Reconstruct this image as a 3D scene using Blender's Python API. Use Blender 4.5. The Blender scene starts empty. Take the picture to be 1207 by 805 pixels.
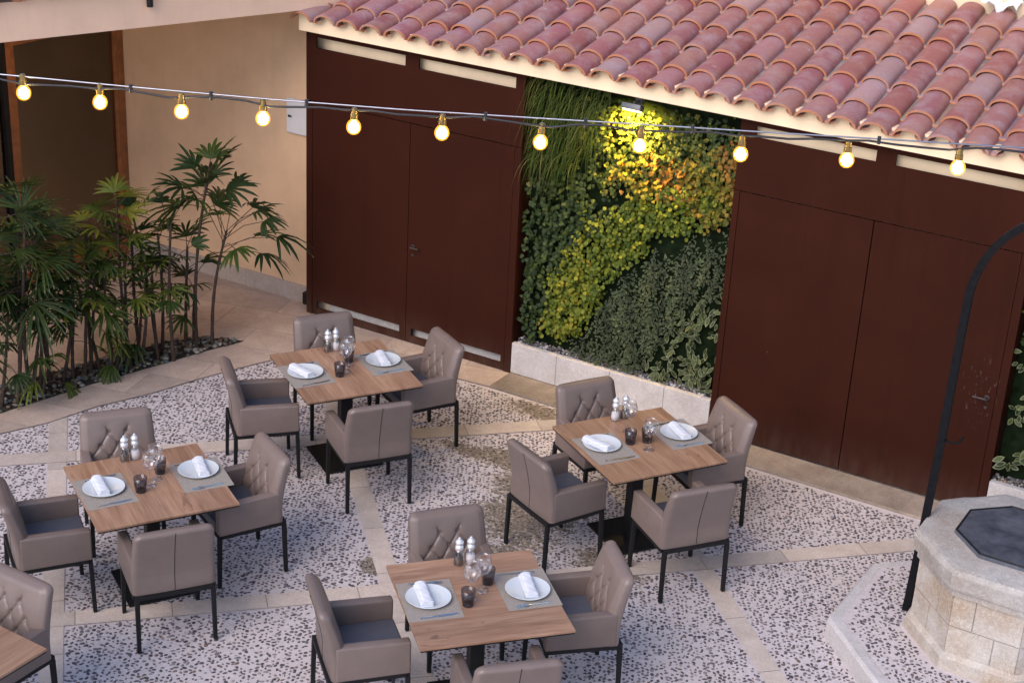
import bpy, bmesh, math, random
from mathutils import Vector, Matrix
R = math.radians
random.seed(7)
scene = bpy.context.scene
COL = scene.collection

# ------------------------------------------------------------------ helpers
class MB:
    """collects vertices and faces, links them as one mesh object"""
    def __init__(s):
        s.v = []; s.f = []; s.c = []
    def add(s, vs, fs, col=None, mat=None):
        b = len(s.v)
        if mat is not None: vs = [mat @ Vector(p) for p in vs]
        s.v += [tuple(p) for p in vs]
        s.f += [tuple(b + i for i in f) for f in fs]
        if col is not None:
            s.c += col if isinstance(col, list) else [col] * len(vs)
    def box(s, x0, x1, y0, y1, z0, z1, bev=0.0, mat=None, fn=None, seg=2):
        bm = bmesh.new()
        bmesh.ops.create_cube(bm, size=1.0)
        for v in bm.verts:
            v.co = Vector(((x0+x1)/2 + v.co.x*(x1-x0), (y0+y1)/2 + v.co.y*(y1-y0), (z0+z1)/2 + v.co.z*(z1-z0)))
        if bev > 0:
            bmesh.ops.bevel(bm, geom=list(bm.edges), offset=bev, segments=seg, profile=0.6, affect='EDGES')
        bm.verts.index_update()
        vs = [v.co.copy() for v in bm.verts]
        if fn: vs = [fn(p) for p in vs]
        s.add(vs, [[v.index for v in f.verts] for f in bm.faces], mat=mat)
        bm.free()
    def tube(s, pts, rad, n=8, cap=True):
        pts = [Vector(p) for p in pts]
        if not isinstance(rad, (list, tuple)): rad = [rad]*len(pts)
        rings = []
        up = Vector((0, 0, 1))
        d0 = (pts[1]-pts[0]).normalized()
        nrm = d0.orthogonal().normalized()
        for i, p in enumerate(pts):
            d = (pts[min(i+1, len(pts)-1)] - pts[max(i-1, 0)]).normalized()
            nrm = (nrm - d*nrm.dot(d)).normalized()
            b = d.cross(nrm)
            rings.append([p + (nrm*math.cos(2*math.pi*k/n) + b*math.sin(2*math.pi*k/n))*rad[i] for k in range(n)])
        vs = [q for r in rings for q in r]; fs = []
        for i in range(len(pts)-1):
            for k in range(n):
                a = i*n+k; c = i*n+(k+1) % n
                fs.append((a, c, c+n, a+n))
        if cap:
            fs.append(tuple(range(n-1, -1, -1))); fs.append(tuple((len(pts)-1)*n+k for k in range(n)))
        s.add(vs, fs)
    def lathe(s, prof, n=24, c=(0, 0, 0), mat=None):
        vs = []; fs = []
        for r, z in prof:
            for k in range(n):
                a = 2*math.pi*k/n
                vs.append((c[0]+r*math.cos(a), c[1]+r*math.sin(a), c[2]+z))
        for i in range(len(prof)-1):
            for k in range(n):
                a = i*n+k; b = i*n+(k+1) % n
                fs.append((a, b, b+n, a+n))
        fs.append(tuple(range(n-1, -1, -1))); fs.append(tuple((len(prof)-1)*n+k for k in range(n)))
        s.add(vs, fs, mat=mat)
    def prism(s, poly, z0, z1):
        n = len(poly)
        vs = [(x, y, z0) for x, y in poly] + [(x, y, z1) for x, y in poly]
        fs = [tuple(range(n-1, -1, -1)), tuple(range(n, 2*n))] + [(i, (i+1) % n, n+(i+1) % n, n+i) for i in range(n)]
        s.add(vs, fs)
    def build(s, name, m, parent=None, smooth=False, angle=None):
        me = bpy.data.meshes.new(name)
        me.from_pydata(s.v, [], s.f)
        if s.c and len(s.c) == len(s.v):
            at = me.color_attributes.new('tint', 'FLOAT_COLOR', 'POINT')
            flat = []
            for c in s.c: flat += [c[0], c[1], c[2], 1.0]
            at.data.foreach_set('color', flat)
        me.materials.append(m)
        me.validate(); me.update()
        if smooth:
            me.polygons.foreach_set('use_smooth', [True]*len(me.polygons))
            if angle: me.set_sharp_from_angle(angle=R(angle))
        o = bpy.data.objects.new(name, me)
        COL.objects.link(o)
        if parent is not None: o.parent = parent
        return o

def tag(o, label=None, cat=None, group=None, kind=None):
    if label: o['label'] = label
    if cat: o['category'] = cat
    if group: o['group'] = group
    if kind: o['kind'] = kind
    return o
def thing(name, label, cat, loc=(0, 0, 0), rz=0.0, group=None):
    o = bpy.data.objects.new(name, None); COL.objects.link(o)
    o.location = loc; o.rotation_euler = (0, 0, rz); o.empty_display_size = .1
    return tag(o, label, cat, group)
def copy_tree(o, parent=None):
    c = o.copy(); COL.objects.link(c)
    if parent is not None: c.parent = parent
    for ch in list(o.children): copy_tree(ch, c)
    return c

# ------------------------------------------------------------------ material helpers
class NT:
    def __init__(s, name):
        s.m = bpy.data.materials.new(name); s.m.use_nodes = True
        s.t = s.m.node_tree; s.b = s.t.nodes['Principled BSDF']; s.o = s.t.nodes['Material Output']
    def n(s, typ, **k):
        nd = s.t.nodes.new(typ)
        for a, b in k.items():
            if a.startswith('i_'):
                key = a[2:]; key = int(key) if key.isdigit() else key.replace('_', ' ')
                s.set(nd.inputs[key], b)
            else: setattr(nd, a, b)
        return nd
    def set(s, inp, v):
        if isinstance(v, bpy.types.NodeSocket): s.t.links.new(v, inp)
        elif isinstance(v, bpy.types.Node): s.t.links.new(v.outputs[0], inp)
        else:
            if inp.type == 'RGBA' and len(v) == 3: v = (*v, 1)
            inp.default_value = v
    def math(s, op, a, b=0.0, c=0.0, clamp=False):
        nd = s.n('ShaderNodeMath', operation=op, use_clamp=clamp)
        s.set(nd.inputs[0], a); s.set(nd.inputs[1], b); s.set(nd.inputs[2], c)
        return nd.outputs[0]
    def mix(s, f, a, b, mode='MIX'):
        nd = s.n('ShaderNodeMix', data_type='RGBA', blend_type=mode)
        s.set(nd.inputs[0], f); s.set(nd.inputs[6], a); s.set(nd.inputs[7], b)
        return nd.outputs[2]
    def ramp(s, f, stops, interp='LINEAR'):
        nd = s.n('ShaderNodeValToRGB'); s.set(nd.inputs[0], f)
        cr = nd.color_ramp; cr.interpolation = interp
        while len(cr.elements) < len(stops): cr.elements.new(.5)
        for e, (p, c) in zip(cr.elements, stops):
            e.position = p
            if not isinstance(c, (tuple, list)): c = (c, c, c)
            e.color = (*c, 1)
        return nd.outputs[0]
    def coord(s, kind='Object'):
        return s.n('ShaderNodeTexCoord').outputs[kind]
    def pos(s): return s.n('ShaderNodeNewGeometry').outputs['Position']
    def map(s, v, loc=(0, 0, 0), rot=(0, 0, 0), sc=(1, 1, 1)):
        nd = s.n('ShaderNodeMapping'); s.set(nd.inputs[0], v)
        nd.inputs[1].default_value = loc; nd.inputs[2].default_value = rot; nd.inputs[3].default_value = sc
        return nd.outputs[0]
    def noise(s, v, scale=5, detail=3, rough=.5, out=0, dist=0.0):
        nd = s.n('ShaderNodeTexNoise'); s.set(nd.inputs['Vector'], v)
        nd.inputs['Scale'].default_value = scale; nd.inputs['Detail'].default_value = detail
        nd.inputs['Roughness'].default_value = rough; nd.inputs['Distortion'].default_value = dist
        return nd.outputs[out]
    def bump(s, h, st=.3, dist=.01, nrm=None):
        nd = s.n('ShaderNodeBump'); s.set(nd.inputs['Height'], h)
        nd.inputs['Strength'].default_value = st; nd.inputs['Distance'].default_value = dist
        if nrm is not None: s.set(nd.inputs['Normal'], nrm)
        s.t.links.new(nd.outputs[0], s.b.inputs['Normal'])
        return nd.outputs[0]
    def col(s, c): s.set(s.b.inputs['Base Color'], c)
    def p(s, **k):
        for a, v in k.items(): s.set(s.b.inputs[a.replace('_', ' ')], v)
        return s

def simple(name, c, rough=.6, metal=0.0, var=.12, sc=8.0, bump=0.0, bsc=60.0, spec=.5, coord='Object'):
    t = NT(name); v = t.coord(coord)
    n = t.noise(v, sc, 4, .6)
    lo = tuple(x*(1-var) for x in c); hi = tuple(min(1, x*(1+var)) for x in c)
    t.col(t.ramp(n, [(.3, lo), (.7, hi)]))
    t.p(Roughness=rough, Metallic=metal); t.b.inputs['Specular IOR Level'].default_value = spec
    if bump: t.bump(t.noise(v, bsc, 3, .6), bump, .004)
    return t.m

M = {}
WORN = [(.85, -1.42, .50, .20), (1.45, -2.15, .42, .50), (1.62, -2.75, .36, .30), (.72, -.50, .58, .16), (1.22, -1.70, .40, .34), (.55, -1.45, .30, .12), (-.15, -3.35, .12, .12), (.95, -3.3, .16, .14), (2.25, -2.35, .3, .2)]
def build_materials():
    # pale mortar bed of the pebble floor, with worn brown patches (the pebbles themselves are modelled)
    t = NT('pebble_mortar'); P = t.pos(); flat = t.map(P, sc=(1, 1, 0))
    mor = t.ramp(t.noise(flat, 30, 5, .7), [(.25, (.44, .385, .39)), (.7, (.67, .595, .605))])
    big = t.noise(flat, 1.1, 5, .65)
    mor = t.mix(t.ramp(big, [(.36, 0.0), (.72, .6)]), mor, (.54, .465, .43))
    mor = t.mix(t.ramp(t.noise(flat, 110, 3, .6), [(.56, 0.0), (.70, .55)]), mor, (.20, .18, .185))
    sx = t.n('ShaderNodeSeparateXYZ'); t.set(sx.inputs[0], P); nz = t.noise(flat, 3.0, 5, .62); worn = None
    for cx, cy, rx, ry in WORN:
        dx = t.math('DIVIDE', t.math('SUBTRACT', sx.outputs[0], cx), rx); dy = t.math('DIVIDE', t.math('SUBTRACT', sx.outputs[1], cy), ry)
        w = t.math('SUBTRACT', 1.0, t.math('SQRT', t.math('ADD', t.math('MULTIPLY', dx, dx), t.math('MULTIPLY', dy, dy))))
        worn = w if worn is None else t.math('MAXIMUM', worn, w)
    wm = t.math('MULTIPLY', t.math('ADD', worn, t.math('ADD', t.math('MULTIPLY', t.math('SUBTRACT', nz, .5), 1.5), t.math('MULTIPLY', t.math('SUBTRACT', t.noise(flat, 26, 3, .7), .52), 2.2))), 3.6, clamp=True)
    wdirt = t.ramp(t.noise(flat, 34, 4, .7), [(.3, (.06, .047, .034)), (.5, (.15, .115, .08)), (.72, (.42, .34, .26))])
    t.col(t.mix(t.math('MULTIPLY', wm, .9), mor, wdirt)); t.p(Roughness=.85)
    t.bump(t.noise(flat, 70, 5, .7), .35, .006)
    M['pebble'] = t.m
    t = NT('pebble_stone'); at = t.n('ShaderNodeAttribute', attribute_name='tint').outputs['Color']
    t.col(t.mix(.5, at, t.mix(1.0, at, t.ramp(t.noise(t.pos(), 55, 4, .65), [(.3, .45), (.7, 1.5)]), 'MULTIPLY'))); t.p(Roughness=.55); t.b.inputs['Specular IOR Level'].default_value = .35
    M['pebstone'] = t.m
    # pale stone paving strips
    def stone(name, lo, hi, rough=.7, slab=None, rot=0, stain=(.30, .22, .16), stain_amt=.5, bsc=26, vein=True, joint=(.28, .23, .19)):
        t = NT(name); v = t.pos()
        n = t.noise(v, 5.5, 6, .65, dist=.6)
        c = t.ramp(n, [(.25, lo), (.5, tuple((a+b)/2 for a, b in zip(lo, hi))), (.75, hi)])
        c = t.mix(t.ramp(t.noise(v, 1.9, 4, .6), [(.42, 0.0), (.72, stain_amt)]), c, stain)
        if vein:
            vn = t.noise(v, 9, 4, .6, dist=2.5)
            c = t.mix(t.ramp(vn, [(.47, 0.0), (.5, .35), (.53, 0.0)]), c, tuple(min(1, x*1.35) for x in hi))
        c = t.mix(.25, c, t.ramp(t.noise(v, 70, 3, .7), [(.3, tuple(x*.6 for x in lo)), (.7, hi)]))
        h = t.noise(v, bsc, 5, .65)
        if slab:
            br = t.n('ShaderNodeTexBrick'); t.set(br.inputs['Vector'], t.map(v, rot=(0, 0, rot)))
            br.inputs['Scale'].default_value = 1.0; br.inputs['Brick Width'].default_value = slab[0]; br.inputs['Row Height'].default_value = slab[1]
            br.inputs['Mortar Size'].default_value = .004; br.inputs['Color1'].default_value = (.8, .8, .8, 1); br.inputs['Color2'].default_value = (1.1, 1.07, 1.04, 1)
            br.inputs['Mortar'].default_value = (1, 1, 1, 1)
            c = t.mix(1.0, c, br.outputs['Color'], 'MULTIPLY')
            c = t.mix(br.outputs['Fac'], c, joint)
            h = t.math('SUBTRACT', h, t.math('MULTIPLY', br.outputs['Fac'], .6))
        t.col(c); t.p(Roughness=rough); t.bump(h, .25, .01)
        return t.m
    M['strip'] = stone('strip_stone', (.46, .38, .33), (.66, .57, .51), slab=(.62, 4.0), rot=R(45), stain=(.42, .32, .25), stain_amt=.4)
    M['strip2'] = stone('strip_stone_across', (.46, .38, .33), (.66, .57, .51), slab=(.62, 4.0), rot=R(-45), stain=(.42, .32, .25), stain_amt=.4)
    M['paving'] = stone('paving_stone', (.38, .285, .24), (.61, .49, .42), slab=(.82, .42), rot=R(-14), stain=(.30, .21, .155), stain_amt=.5)
    M['kerb'] = stone('kerb_stone', (.24, .19, .155), (.42, .345, .29), stain=(.15, .115, .085), stain_amt=1.0, slab=(.62, 5), rot=0)
    M['skirt'] = stone('skirting_stone', (.30, .25, .23), (.46, .40, .38), slab=(.9, 5), vein=True)
    M['planter'] = stone('planter_stone', (.42, .39, .38), (.66, .62, .61), stain=(.36, .31, .28), stain_amt=.5)
    M['well'] = stone('well_stone', (.36, .33, .29), (.62, .57, .52), stain=(.33, .21, .115), stain_amt=1.0, bsc=14)
    M['wellcap'] = stone('well_cap_stone', (.25, .235, .225), (.54, .50, .46), stain=(.27, .19, .135), stain_amt=.85, bsc=12)
    # plaster
    def plaster(name, c, sc=2.5):
        t = NT(name); v = t.pos()
        n = t.noise(v, sc, 5, .6); n2 = t.noise(t.map(v, sc=(6, 6, .6)), 2, 3, .6)
        a = t.ramp(n, [(.3, tuple(x*.90 for x in c)), (.7, tuple(min(1, x*1.07) for x in c))])
        a = t.mix(t.ramp(n2, [(.5, 0.0), (.8, .22)]), a, tuple(x*.75 for x in c))
        t.col(a); t.p(Roughness=.9); t.b.inputs['Specular IOR Level'].default_value = .2
        t.bump(t.noise(v, 90, 4, .6), .12, .004)
        return t.m
    M['plaster'] = plaster('cream_plaster', (.65, .435, .28))
    M['beam'] = plaster('beam_plaster', (.80, .54, .39))
    M['fascia'] = plaster('fascia_plaster', (.87, .68, .47))
    M['soffit'] = plaster('soffit_plaster', (.72, .44, .18))
    # brown metal
    def metal_paint(name, c, rough=.42):
        t = NT(name); v = t.pos()
        n = t.noise(v, 1.4, 5, .6); n2 = t.noise(t.map(v, sc=(30, 30, 1.2)), 1.0, 3, .6)
        a = t.ramp(n, [(.3, tuple(x*.86 for x in c)), (.7, tuple(x*1.14 for x in c))])
        a = t.mix(t.ramp(n2, [(.55, 0.0), (.85, .18)]), a, tuple(x*1.5 for x in c))
        spk = t.noise(v, 40, 2, .4); a = t.mix(t.ramp(spk, [(.76, 0.0), (.82, .5)]), a, (.2, .13, .11))
        sx = t.n('ShaderNodeSeparateXYZ'); t.set(sx.inputs[0], v)
        foot = t.math('SUBTRACT', 1.0, t.math('DIVIDE', sx.outputs[2], .42), clamp=True)
        foot = t.math('MULTIPLY', t.math('MULTIPLY', foot, foot), t.ramp(t.noise(t.map(v, sc=(9, 9, 2.5)), 1.0, 4, .65), [(.3, .15), (.7, 1.0)]))
        a = t.mix(t.math('MULTIPLY', foot, .35), a, (.15, .105, .08))
        dx = t.math('DIVIDE', t.math('SUBTRACT', sx.outputs[0], 4.06), .16); dz = t.math('DIVIDE', t.math('SUBTRACT', sx.outputs[2], 1.0), .34)
        near = t.math('SUBTRACT', 1.0, t.math('ADD', t.math('MULTIPLY', dx, dx), t.math('MULTIPLY', dz, dz)), clamp=True)
        scr = t.ramp(t.noise(t.map(v, rot=(0, .5, 0), sc=(50, 50, 16)), 1.0, 4, .65), [(.58, 0.0), (.68, 1.0)])
        a = t.mix(t.math('MULTIPLY', t.math('MULTIPLY', near, scr), .38), a, (.24, .185, .165))
        dr = t.ramp(t.noise(t.map(v, sc=(14, 14, .35)), 1.0, 4, .6), [(.56, 0.0), (.74, .4)])
        a = t.mix(dr, a, tuple(x*.62 for x in c))
        t.col(a); t.p(Roughness=t.ramp(n, [(.3, rough-.06), (.7, rough+.1)]))
        t.bump(t.noise(v, 2.2, 2, .5), .05, .02); t.b.inputs['Specular IOR Level'].default_value = .06
        return t.m
    M['brown'] = metal_paint('brown_metal', (.034, .0092, .0052), .6)
    M['black'] = simple('black_metal', (.008, .008, .009), .5, 0, .3, 20, .1, spec=.3)
    M['iron'] = simple('wrought_iron', (.006, .006, .008), .65, 0, .3, 30, .25, 120, spec=.12)
    M['leg'] = simple('leg_metal', (.010, .0095, .0105), .6, 0, .2, 15, spec=.25)
    M['handle'] = simple('dark_handle', (.035, .022, .02), .55, .1, .3, 30)
    # roof tile (tint attribute is the fired clay colour, plus painted gap shade in the channel tiles)
    t = NT('clay_tile'); at = t.n('ShaderNodeAttribute', attribute_name='tint').outputs['Color']; v = t.pos()
    c = t.mix(t.ramp(t.noise(v, 6, 4, .6), [(.46, 0.0), (.70, .60)]), at, (.40, .285, .30))
    c = t.mix(t.ramp(t.noise(v, 4.3, 4, .6, dist=.8), [(.48, 0.0), (.7, .55)]), c, (.40, .21, .14))
    c = t.mix(t.ramp(t.noise(v, 11, 5, .7), [(.60, 0.0), (.76, .5)]), c, (.20, .09, .09))
    c = t.mix(.3, c, t.mix(1.0, c, t.ramp(t.noise(v, 60, 4, .65), [(.3, .6), (.7, 1.3)]), 'MULTIPLY'))
    c = t.mix(t.ramp(t.noise(v, 26, 2, .4), [(.73, 0.0), (.80, .6)]), c, (.52, .47, .43))
    t.col(c); t.p(Roughness=.62); t.bump(t.noise(v, 80, 4, .6), .2, .003)
    M['tile'] = t.m
    # leather
    def leather(name, c):
        t = NT(name); v = t.coord('Object')
        n = t.noise(v, 9, 4, .6); oi = t.n('ShaderNodeObjectInfo').outputs['Random']
        a = t.ramp(n, [(.3, tuple(x*.93 for x in c)), (.7, tuple(x*1.06 for x in c))])
        a = t.mix(1.0, a, t.ramp(oi, [(0, .86), (1, 1.12)]), 'MULTIPLY')
        t.col(a); t.p(Roughness=t.ramp(t.noise(v, 30, 3, .6), [(.3, .34), (.7, .46)]))
        h = t.math('ADD', t.math('MULTIPLY', t.noise(v, 300, 2, .5), .35), t.math('MULTIPLY', t.noise(v, 14, 3, .55, dist=.4), 1.0))
        t.bump(h, .22, .006)
        return t.m
    M['leather'] = leather('taupe_leather', (.178, .131, .114))
    M['seat'] = leather('seat_leather_sky_tint', (.088, .092, .118))  # same leather, with the blue sky reflection put into its base colour
    # wood
    def wood(name, rot):
        t = NT(name); v = t.map(t.coord('Object'), rot=(0, 0, rot))
        oi = t.n('ShaderNodeObjectInfo').outputs['Random']
        off = t.n('ShaderNodeCombineXYZ'); t.set(off.inputs[0], t.math('MULTIPLY', oi, 31.0)); t.set(off.inputs[1], t.math('MULTIPLY', oi, 17.0))
        ad = t.n('ShaderNodeVectorMath', operation='ADD'); t.set(ad.inputs[0], v); t.set(ad.inputs[1], off.outputs[0]); v = ad.outputs[0]
        g = t.noise(t.map(v, sc=(1.1, 11, 1)), 1.6, 5, .62, dist=.5)
        f = t.noise(t.map(v, sc=(3, 75, 1)), 1.2, 4, .6)
        kn = t.noise(t.map(v, sc=(2.2, 6, 1)), 2.0, 3, .5, dist=1.2)
        c = t.ramp(g, [(.25, (.19, .092, .056)), (.42, (.33, .185, .113)), (.6, (.43, .262, .170)), (.78, (.28, .145, .088))])
        c = t.mix(t.ramp(f, [(.38, .45), (.6, 0.0)]), c, (.20, .10, .055))
        c = t.mix(t.ramp(kn, [(.66, 0.0), (.75, .7)]), c, (.14, .065, .04))
        sp = t.n('ShaderNodeSeparateXYZ'); t.set(sp.inputs[0], v)
        pl = t.math('FLOOR', t.math('MULTIPLY', sp.outputs[1], 5.4)); wn = t.n('ShaderNodeTexWhiteNoise', noise_dimensions='1D'); t.set(wn.inputs['W'], pl)
        c = t.mix(1.0, c, t.ramp(wn.outputs[0], [(0, (.82, .80, .78)), (1, (1.12, 1.1, 1.08))]), 'MULTIPLY')
        t.col(c); t.p(Roughness=.42); t.bump(f, .06, .002)
        return t.m
    M['wood'] = wood('oak_tabletop', 0); M['wood2'] = wood('oak_tabletop_turned', R(90))
    M['window_wood'] = simple('window_wood', (.26, .092, .030), .5, 0, .3, 12)
    M['porcelain'] = simple('porcelain', (.60, .63, .65), .18, 0, .02)
    M['linen'] = simple('white_linen', (.66, .67, .72), .85, 0, .04, 30, .25, 150)
    M['mat'] = simple('woven_mat', (.30, .26, .225), .75, 0, .12, 60, .5, 260)
    M['steel'] = simple('cutlery_steel', (.62, .62, .62), .22, 1, .05)
    M['chrome'] = simple('mill_chrome', (.80, .80, .82), .35, .6, .05)
    M['pepper'] = simple('peppercorns', (.04, .028, .022), .6, 0, .6, 180)
    M['salt'] = simple('salt_grains', (.78, .74, .72), .7, 0, .1, 180)
    M['meter'] = simple('meter_box_paint', (.60, .57, .58), .5, 0, .06, 5)
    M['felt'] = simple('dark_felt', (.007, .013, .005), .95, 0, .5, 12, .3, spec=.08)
    M['soil'] = simple('dark_soil', (.028, .020, .016), .95, 0, .5, 25, .6, 60, coord='Object')
    M['stem'] = simple('palm_cane', (.055, .032, .022), .8, 0, .4, 40, .5, 90)
    M['cable'] = simple('steel_cable', (.36, .36, .40), .3, .9, .1)
    M['cord'] = simple('rubber_cord', (.018, .018, .022), .5, 0, .1)
    M['brass'] = simple('brass_socket', (.33, .22, .08), .35, .9, .2, 30)
    M['room'] = simple('dim_room', (.16, .115, .075), .9, 0, .2, 2)
    M['plastic'] = simple('white_plastic', (.78, .80, .84), .4, 0, .05, 12, .4, 30)
    M['grey_metal'] = simple('grey_lamp_metal', (.10, .105, .12), .4, .3, .1)
    M['cover'] = None
    t = NT('well_cover'); v = t.pos()
    t.col(t.ramp(t.noise(v, 6, 6, .7), [(.3, (.06, .065, .085)), (.7, (.20, .21, .25))])); t.p(Roughness=t.ramp(t.noise(v, 9, 4, .6), [(.3, .30), (.7, .55)]), Metallic=.5)
    t.bump(t.noise(v, 14, 4, .6), .12, .01); M['cover'] = t.m
    # glass
    def glass(name, tint, rough=.02, refl=.1):
        t = NT(name); t.t.nodes.remove(t.b)
        tr = t.n('ShaderNodeBsdfTransparent'); tr.inputs[0].default_value = (*tint, 1)
        gl = t.n('ShaderNodeBsdfGlossy'); gl.inputs['Roughness'].default_value = rough; gl.inputs[0].default_value = (1, 1, 1, 1)
        fr = t.n('ShaderNodeLayerWeight'); fr.inputs[0].default_value = .5
        f = t.math('ADD', t.math('MULTIPLY', t.math('POWER', fr.outputs['Facing'], 4.0), .55), refl, clamp=True)
        mx = t.n('ShaderNodeMixShader'); t.set(mx.inputs[0], f); t.set(mx.inputs[1], tr.outputs[0]); t.set(mx.inputs[2], gl.outputs[0])
        t.t.links.new(mx.outputs[0], t.o.inputs[0]); return t.m
    M['glass'] = glass('clear_glass', (.955, .955, .96), .03, .09)
    M['crystal'] = glass('crystal_glass', (.93, .93, .95), .06, .22)
    M['smoke'] = glass('smoked_glass', (.60, .58, .61), .05, .05)
    M['smokebase'] = simple('smoked_glass_base', (.025, .025, .03), .1)
    M['pane'] = glass('window_pane', (.60, .50, .38), .03, .06)
    # lamps
    def emit(name, c, st):
        t = NT(name); t.b.inputs['Emission Color'].default_value = (*c, 1); t.b.inputs['Emission Strength'].default_value = st
        t.col(c); return t.m
    M['bulb'] = emit('lit_bulb', (1.0, .70, .27), 75.0)
    t = NT('bulb_glass'); t.t.nodes.remove(t.b)
    tr = t.n('ShaderNodeBsdfTransparent'); em = t.n('ShaderNodeEmission'); em.inputs[0].default_value = (1.0, .40, .035, 1); em.inputs[1].default_value = 1.9
    mx = t.n('ShaderNodeMixShader'); mx.inputs[0].default_value = .30; t.set(mx.inputs[1], tr.outputs[0]); t.set(mx.inputs[2], em.outputs[0]); t.t.links.new(mx.outputs[0], t.o.inputs[0])
    M['globe'] = t.m
    M['lamp'] = emit('floodlight_lens', (1.0, .72, .25), 14.0)
    # foliage
    def leaf(name, stops, rough=.5, edge=None, trans=.25):
        t = NT(name); at = t.n('ShaderNodeAttribute', attribute_name='tint')
        sp = t.n('ShaderNodeSeparateColor'); t.set(sp.inputs[0], at.outputs['Color'])
        c = t.ramp(sp.outputs[0], stops)
        if edge is not None: c = t.mix(t.math('MULTIPLY', t.ramp(sp.outputs[1], [(.66, 0.0), (.92, 1.0)]), .85), c, edge)
        c = t.mix(.25, c, t.mix(1.0, c, t.ramp(t.noise(t.pos(), 40, 3, .6), [(.3, .55), (.7, 1.35)]), 'MULTIPLY'))
        t.col(c); t.p(Roughness=rough+.12); t.b.inputs['Specular IOR Level'].default_value = .28
        tl = t.n('ShaderNodeBsdfTranslucent'); t.set(tl.inputs[0], c)
        mx = t.n('ShaderNodeMixShader'); mx.inputs[0].default_value = trans
        t.set(mx.inputs[1], t.b.outputs[0]); t.set(mx.inputs[2], tl.outputs[0]); t.t.links.new(mx.outputs[0], t.o.inputs[0])
        return t.m
    M['palm'] = leaf('palm_leaf', [(0, (.012, .025, .008)), (.4, (.033, .058, .012)), (.75, (.095, .125, .016)), (1, (.20, .20, .025))], .38, edge=(.26, .22, .15))
    M['lime'] = leaf('lime_leaf', [(0, (.045, .075, .008)), (.5, (.132, .162, .014)), (.85, (.22, .215, .016)), (1, (.36, .25, .025))], .5)
    M['amber'] = leaf('amber_leaf', [(0, (.09, .10, .012)), (.35, (.19, .15, .015)), (.7, (.25, .11, .02)), (1, (.33, .16, .035))], .5)
    M['ivy'] = leaf('ivy_leaf', [(0, (.012, .026, .007)), (.5, (.035, .058, .012)), (.85, (.085, .11, .018)), (1, (.17, .16, .03))], .45)
    M['grass'] = leaf('grass_blade', [(0, (.03, .055, .012)), (.5, (.075, .12, .022)), (.85, (.15, .18, .04)), (1, (.30, .24, .09))], .45)
    M['vari'] = leaf('small_variegated_leaf', [(0, (.012, .026, .008)), (.5, (.034, .058, .018)), (1, (.085, .11, .04))], .5, edge=(.15, .16, .10))
    M['broad'] = leaf('broad_variegated_leaf', [(0, (.015, .032, .008)), (.6, (.045, .07, .02)), (1, (.09, .12, .035))], .45, edge=(.25, .25, .14))
    t = NT('gravel_stone'); at = t.n('ShaderNodeAttribute', attribute_name='tint').outputs['Color']
    t.col(t.mix(.3, at, t.mix(1.0, at, t.ramp(t.noise(t.pos(), 60, 3, .6), [(.3, .5), (.7, 1.4)]), 'MULTIPLY'))); t.p(Roughness=.7)
    M['gravel'] = t.m
build_materials()

# ------------------------------------------------------------------ camera (solved from the table, grid and wall lines)
cam = bpy.data.cameras.new('camera'); co = bpy.data.objects.new('camera', cam); COL.objects.link(co)
right = Vector((0.8531169986856446, 0.5193429807842709, 0.04974188239005878))
down = Vector((0.24661236705502237, -0.3174058075106559, -0.9156614515059742))
fwd = Vector((-0.4597539852672481, 0.7934333126789025, -0.3988606916735042))
m3 = Matrix((right, -down, -fwd)).transposed()
co.matrix_world = Matrix.Translation((6.5403818, -11.2790717, 5.9880956)) @ m3.to_4x4()
cam.sensor_fit = 'HORIZONTAL'; cam.sensor_width = 36.0; cam.lens = 1904.271*36.0/1207.0
cam.clip_end = 500; scene.camera = co

# ------------------------------------------------------------------ ground
g = MB(); g.add([(-40, -40, 0), (40, -40, 0), (40, 40, 0), (-40, 40, 0)], [(0, 1, 2, 3)])
tag(g.build('ground', M['pebble']), kind='structure')
def st2xy(s, t): return ((s-t)/2, (s+t)/2)     # s = x+y, t = y-x : the 45 degree paving grid
m = MB()
for s0, s1, t1 in [(-5.56, -5.36, .6), (-2.40, -2.19, 1.9), (.74, .94, 1.9), (-8.75, -8.54, 1)]:
    m.add([(*st2xy(s0, -11), .004), (*st2xy(s1, -11), .004), (*st2xy(s1, t1), .004), (*st2xy(s0, t1), .004)], [(0, 1, 2, 3)])
tag(m.build('paving_strip', M['strip']), kind='structure')
m = MB()
for t0, t1, s0, s1 in [(-1.60, -1.34, -6.6, 4.5), (-4.82, -4.59, -10, 7), (-8.0, -7.77, -10, 8)]:
    m.add([(*st2xy(s0, t0), .008), (*st2xy(s1, t0), .008), (*st2xy(s1, t1), .008), (*st2xy(s0, t1), .008)], [(0, 1, 2, 3)])
tag(m.build('paving_strip', M['strip2']), kind='structure')
# stone border and terrace on the left, strip before the wall
edge = [(-3.3, -6.0), (-2.85, -4.2), (-2.63, -3.46), (-2.48, -3.11), (-2.38, -2.65), (-2.2, -2.2), (-2.08, -1.75), (-1.97, -1.42), (-1.86, -1.12), (-1.70, -.82), (-1.42, -.58), (-1.0, -.45), (-.34, -.38), (0.0, -.35)]
poly = edge + [(0.0, .13), (-2.2, .2), (-12, .2), (-12, -6.0)]
m = MB(); m.add([(x, y, .012) for x, y in poly], [tuple(range(len(poly)))])
tag(m.build('terrace_paving', M['paving']), kind='structure')
m = MB(); m.box(0.005, 9.0, -.35, -.004, 0, .022, .006)
tag(m.build('stone_kerb', M['kerb']), kind='structure')

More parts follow.
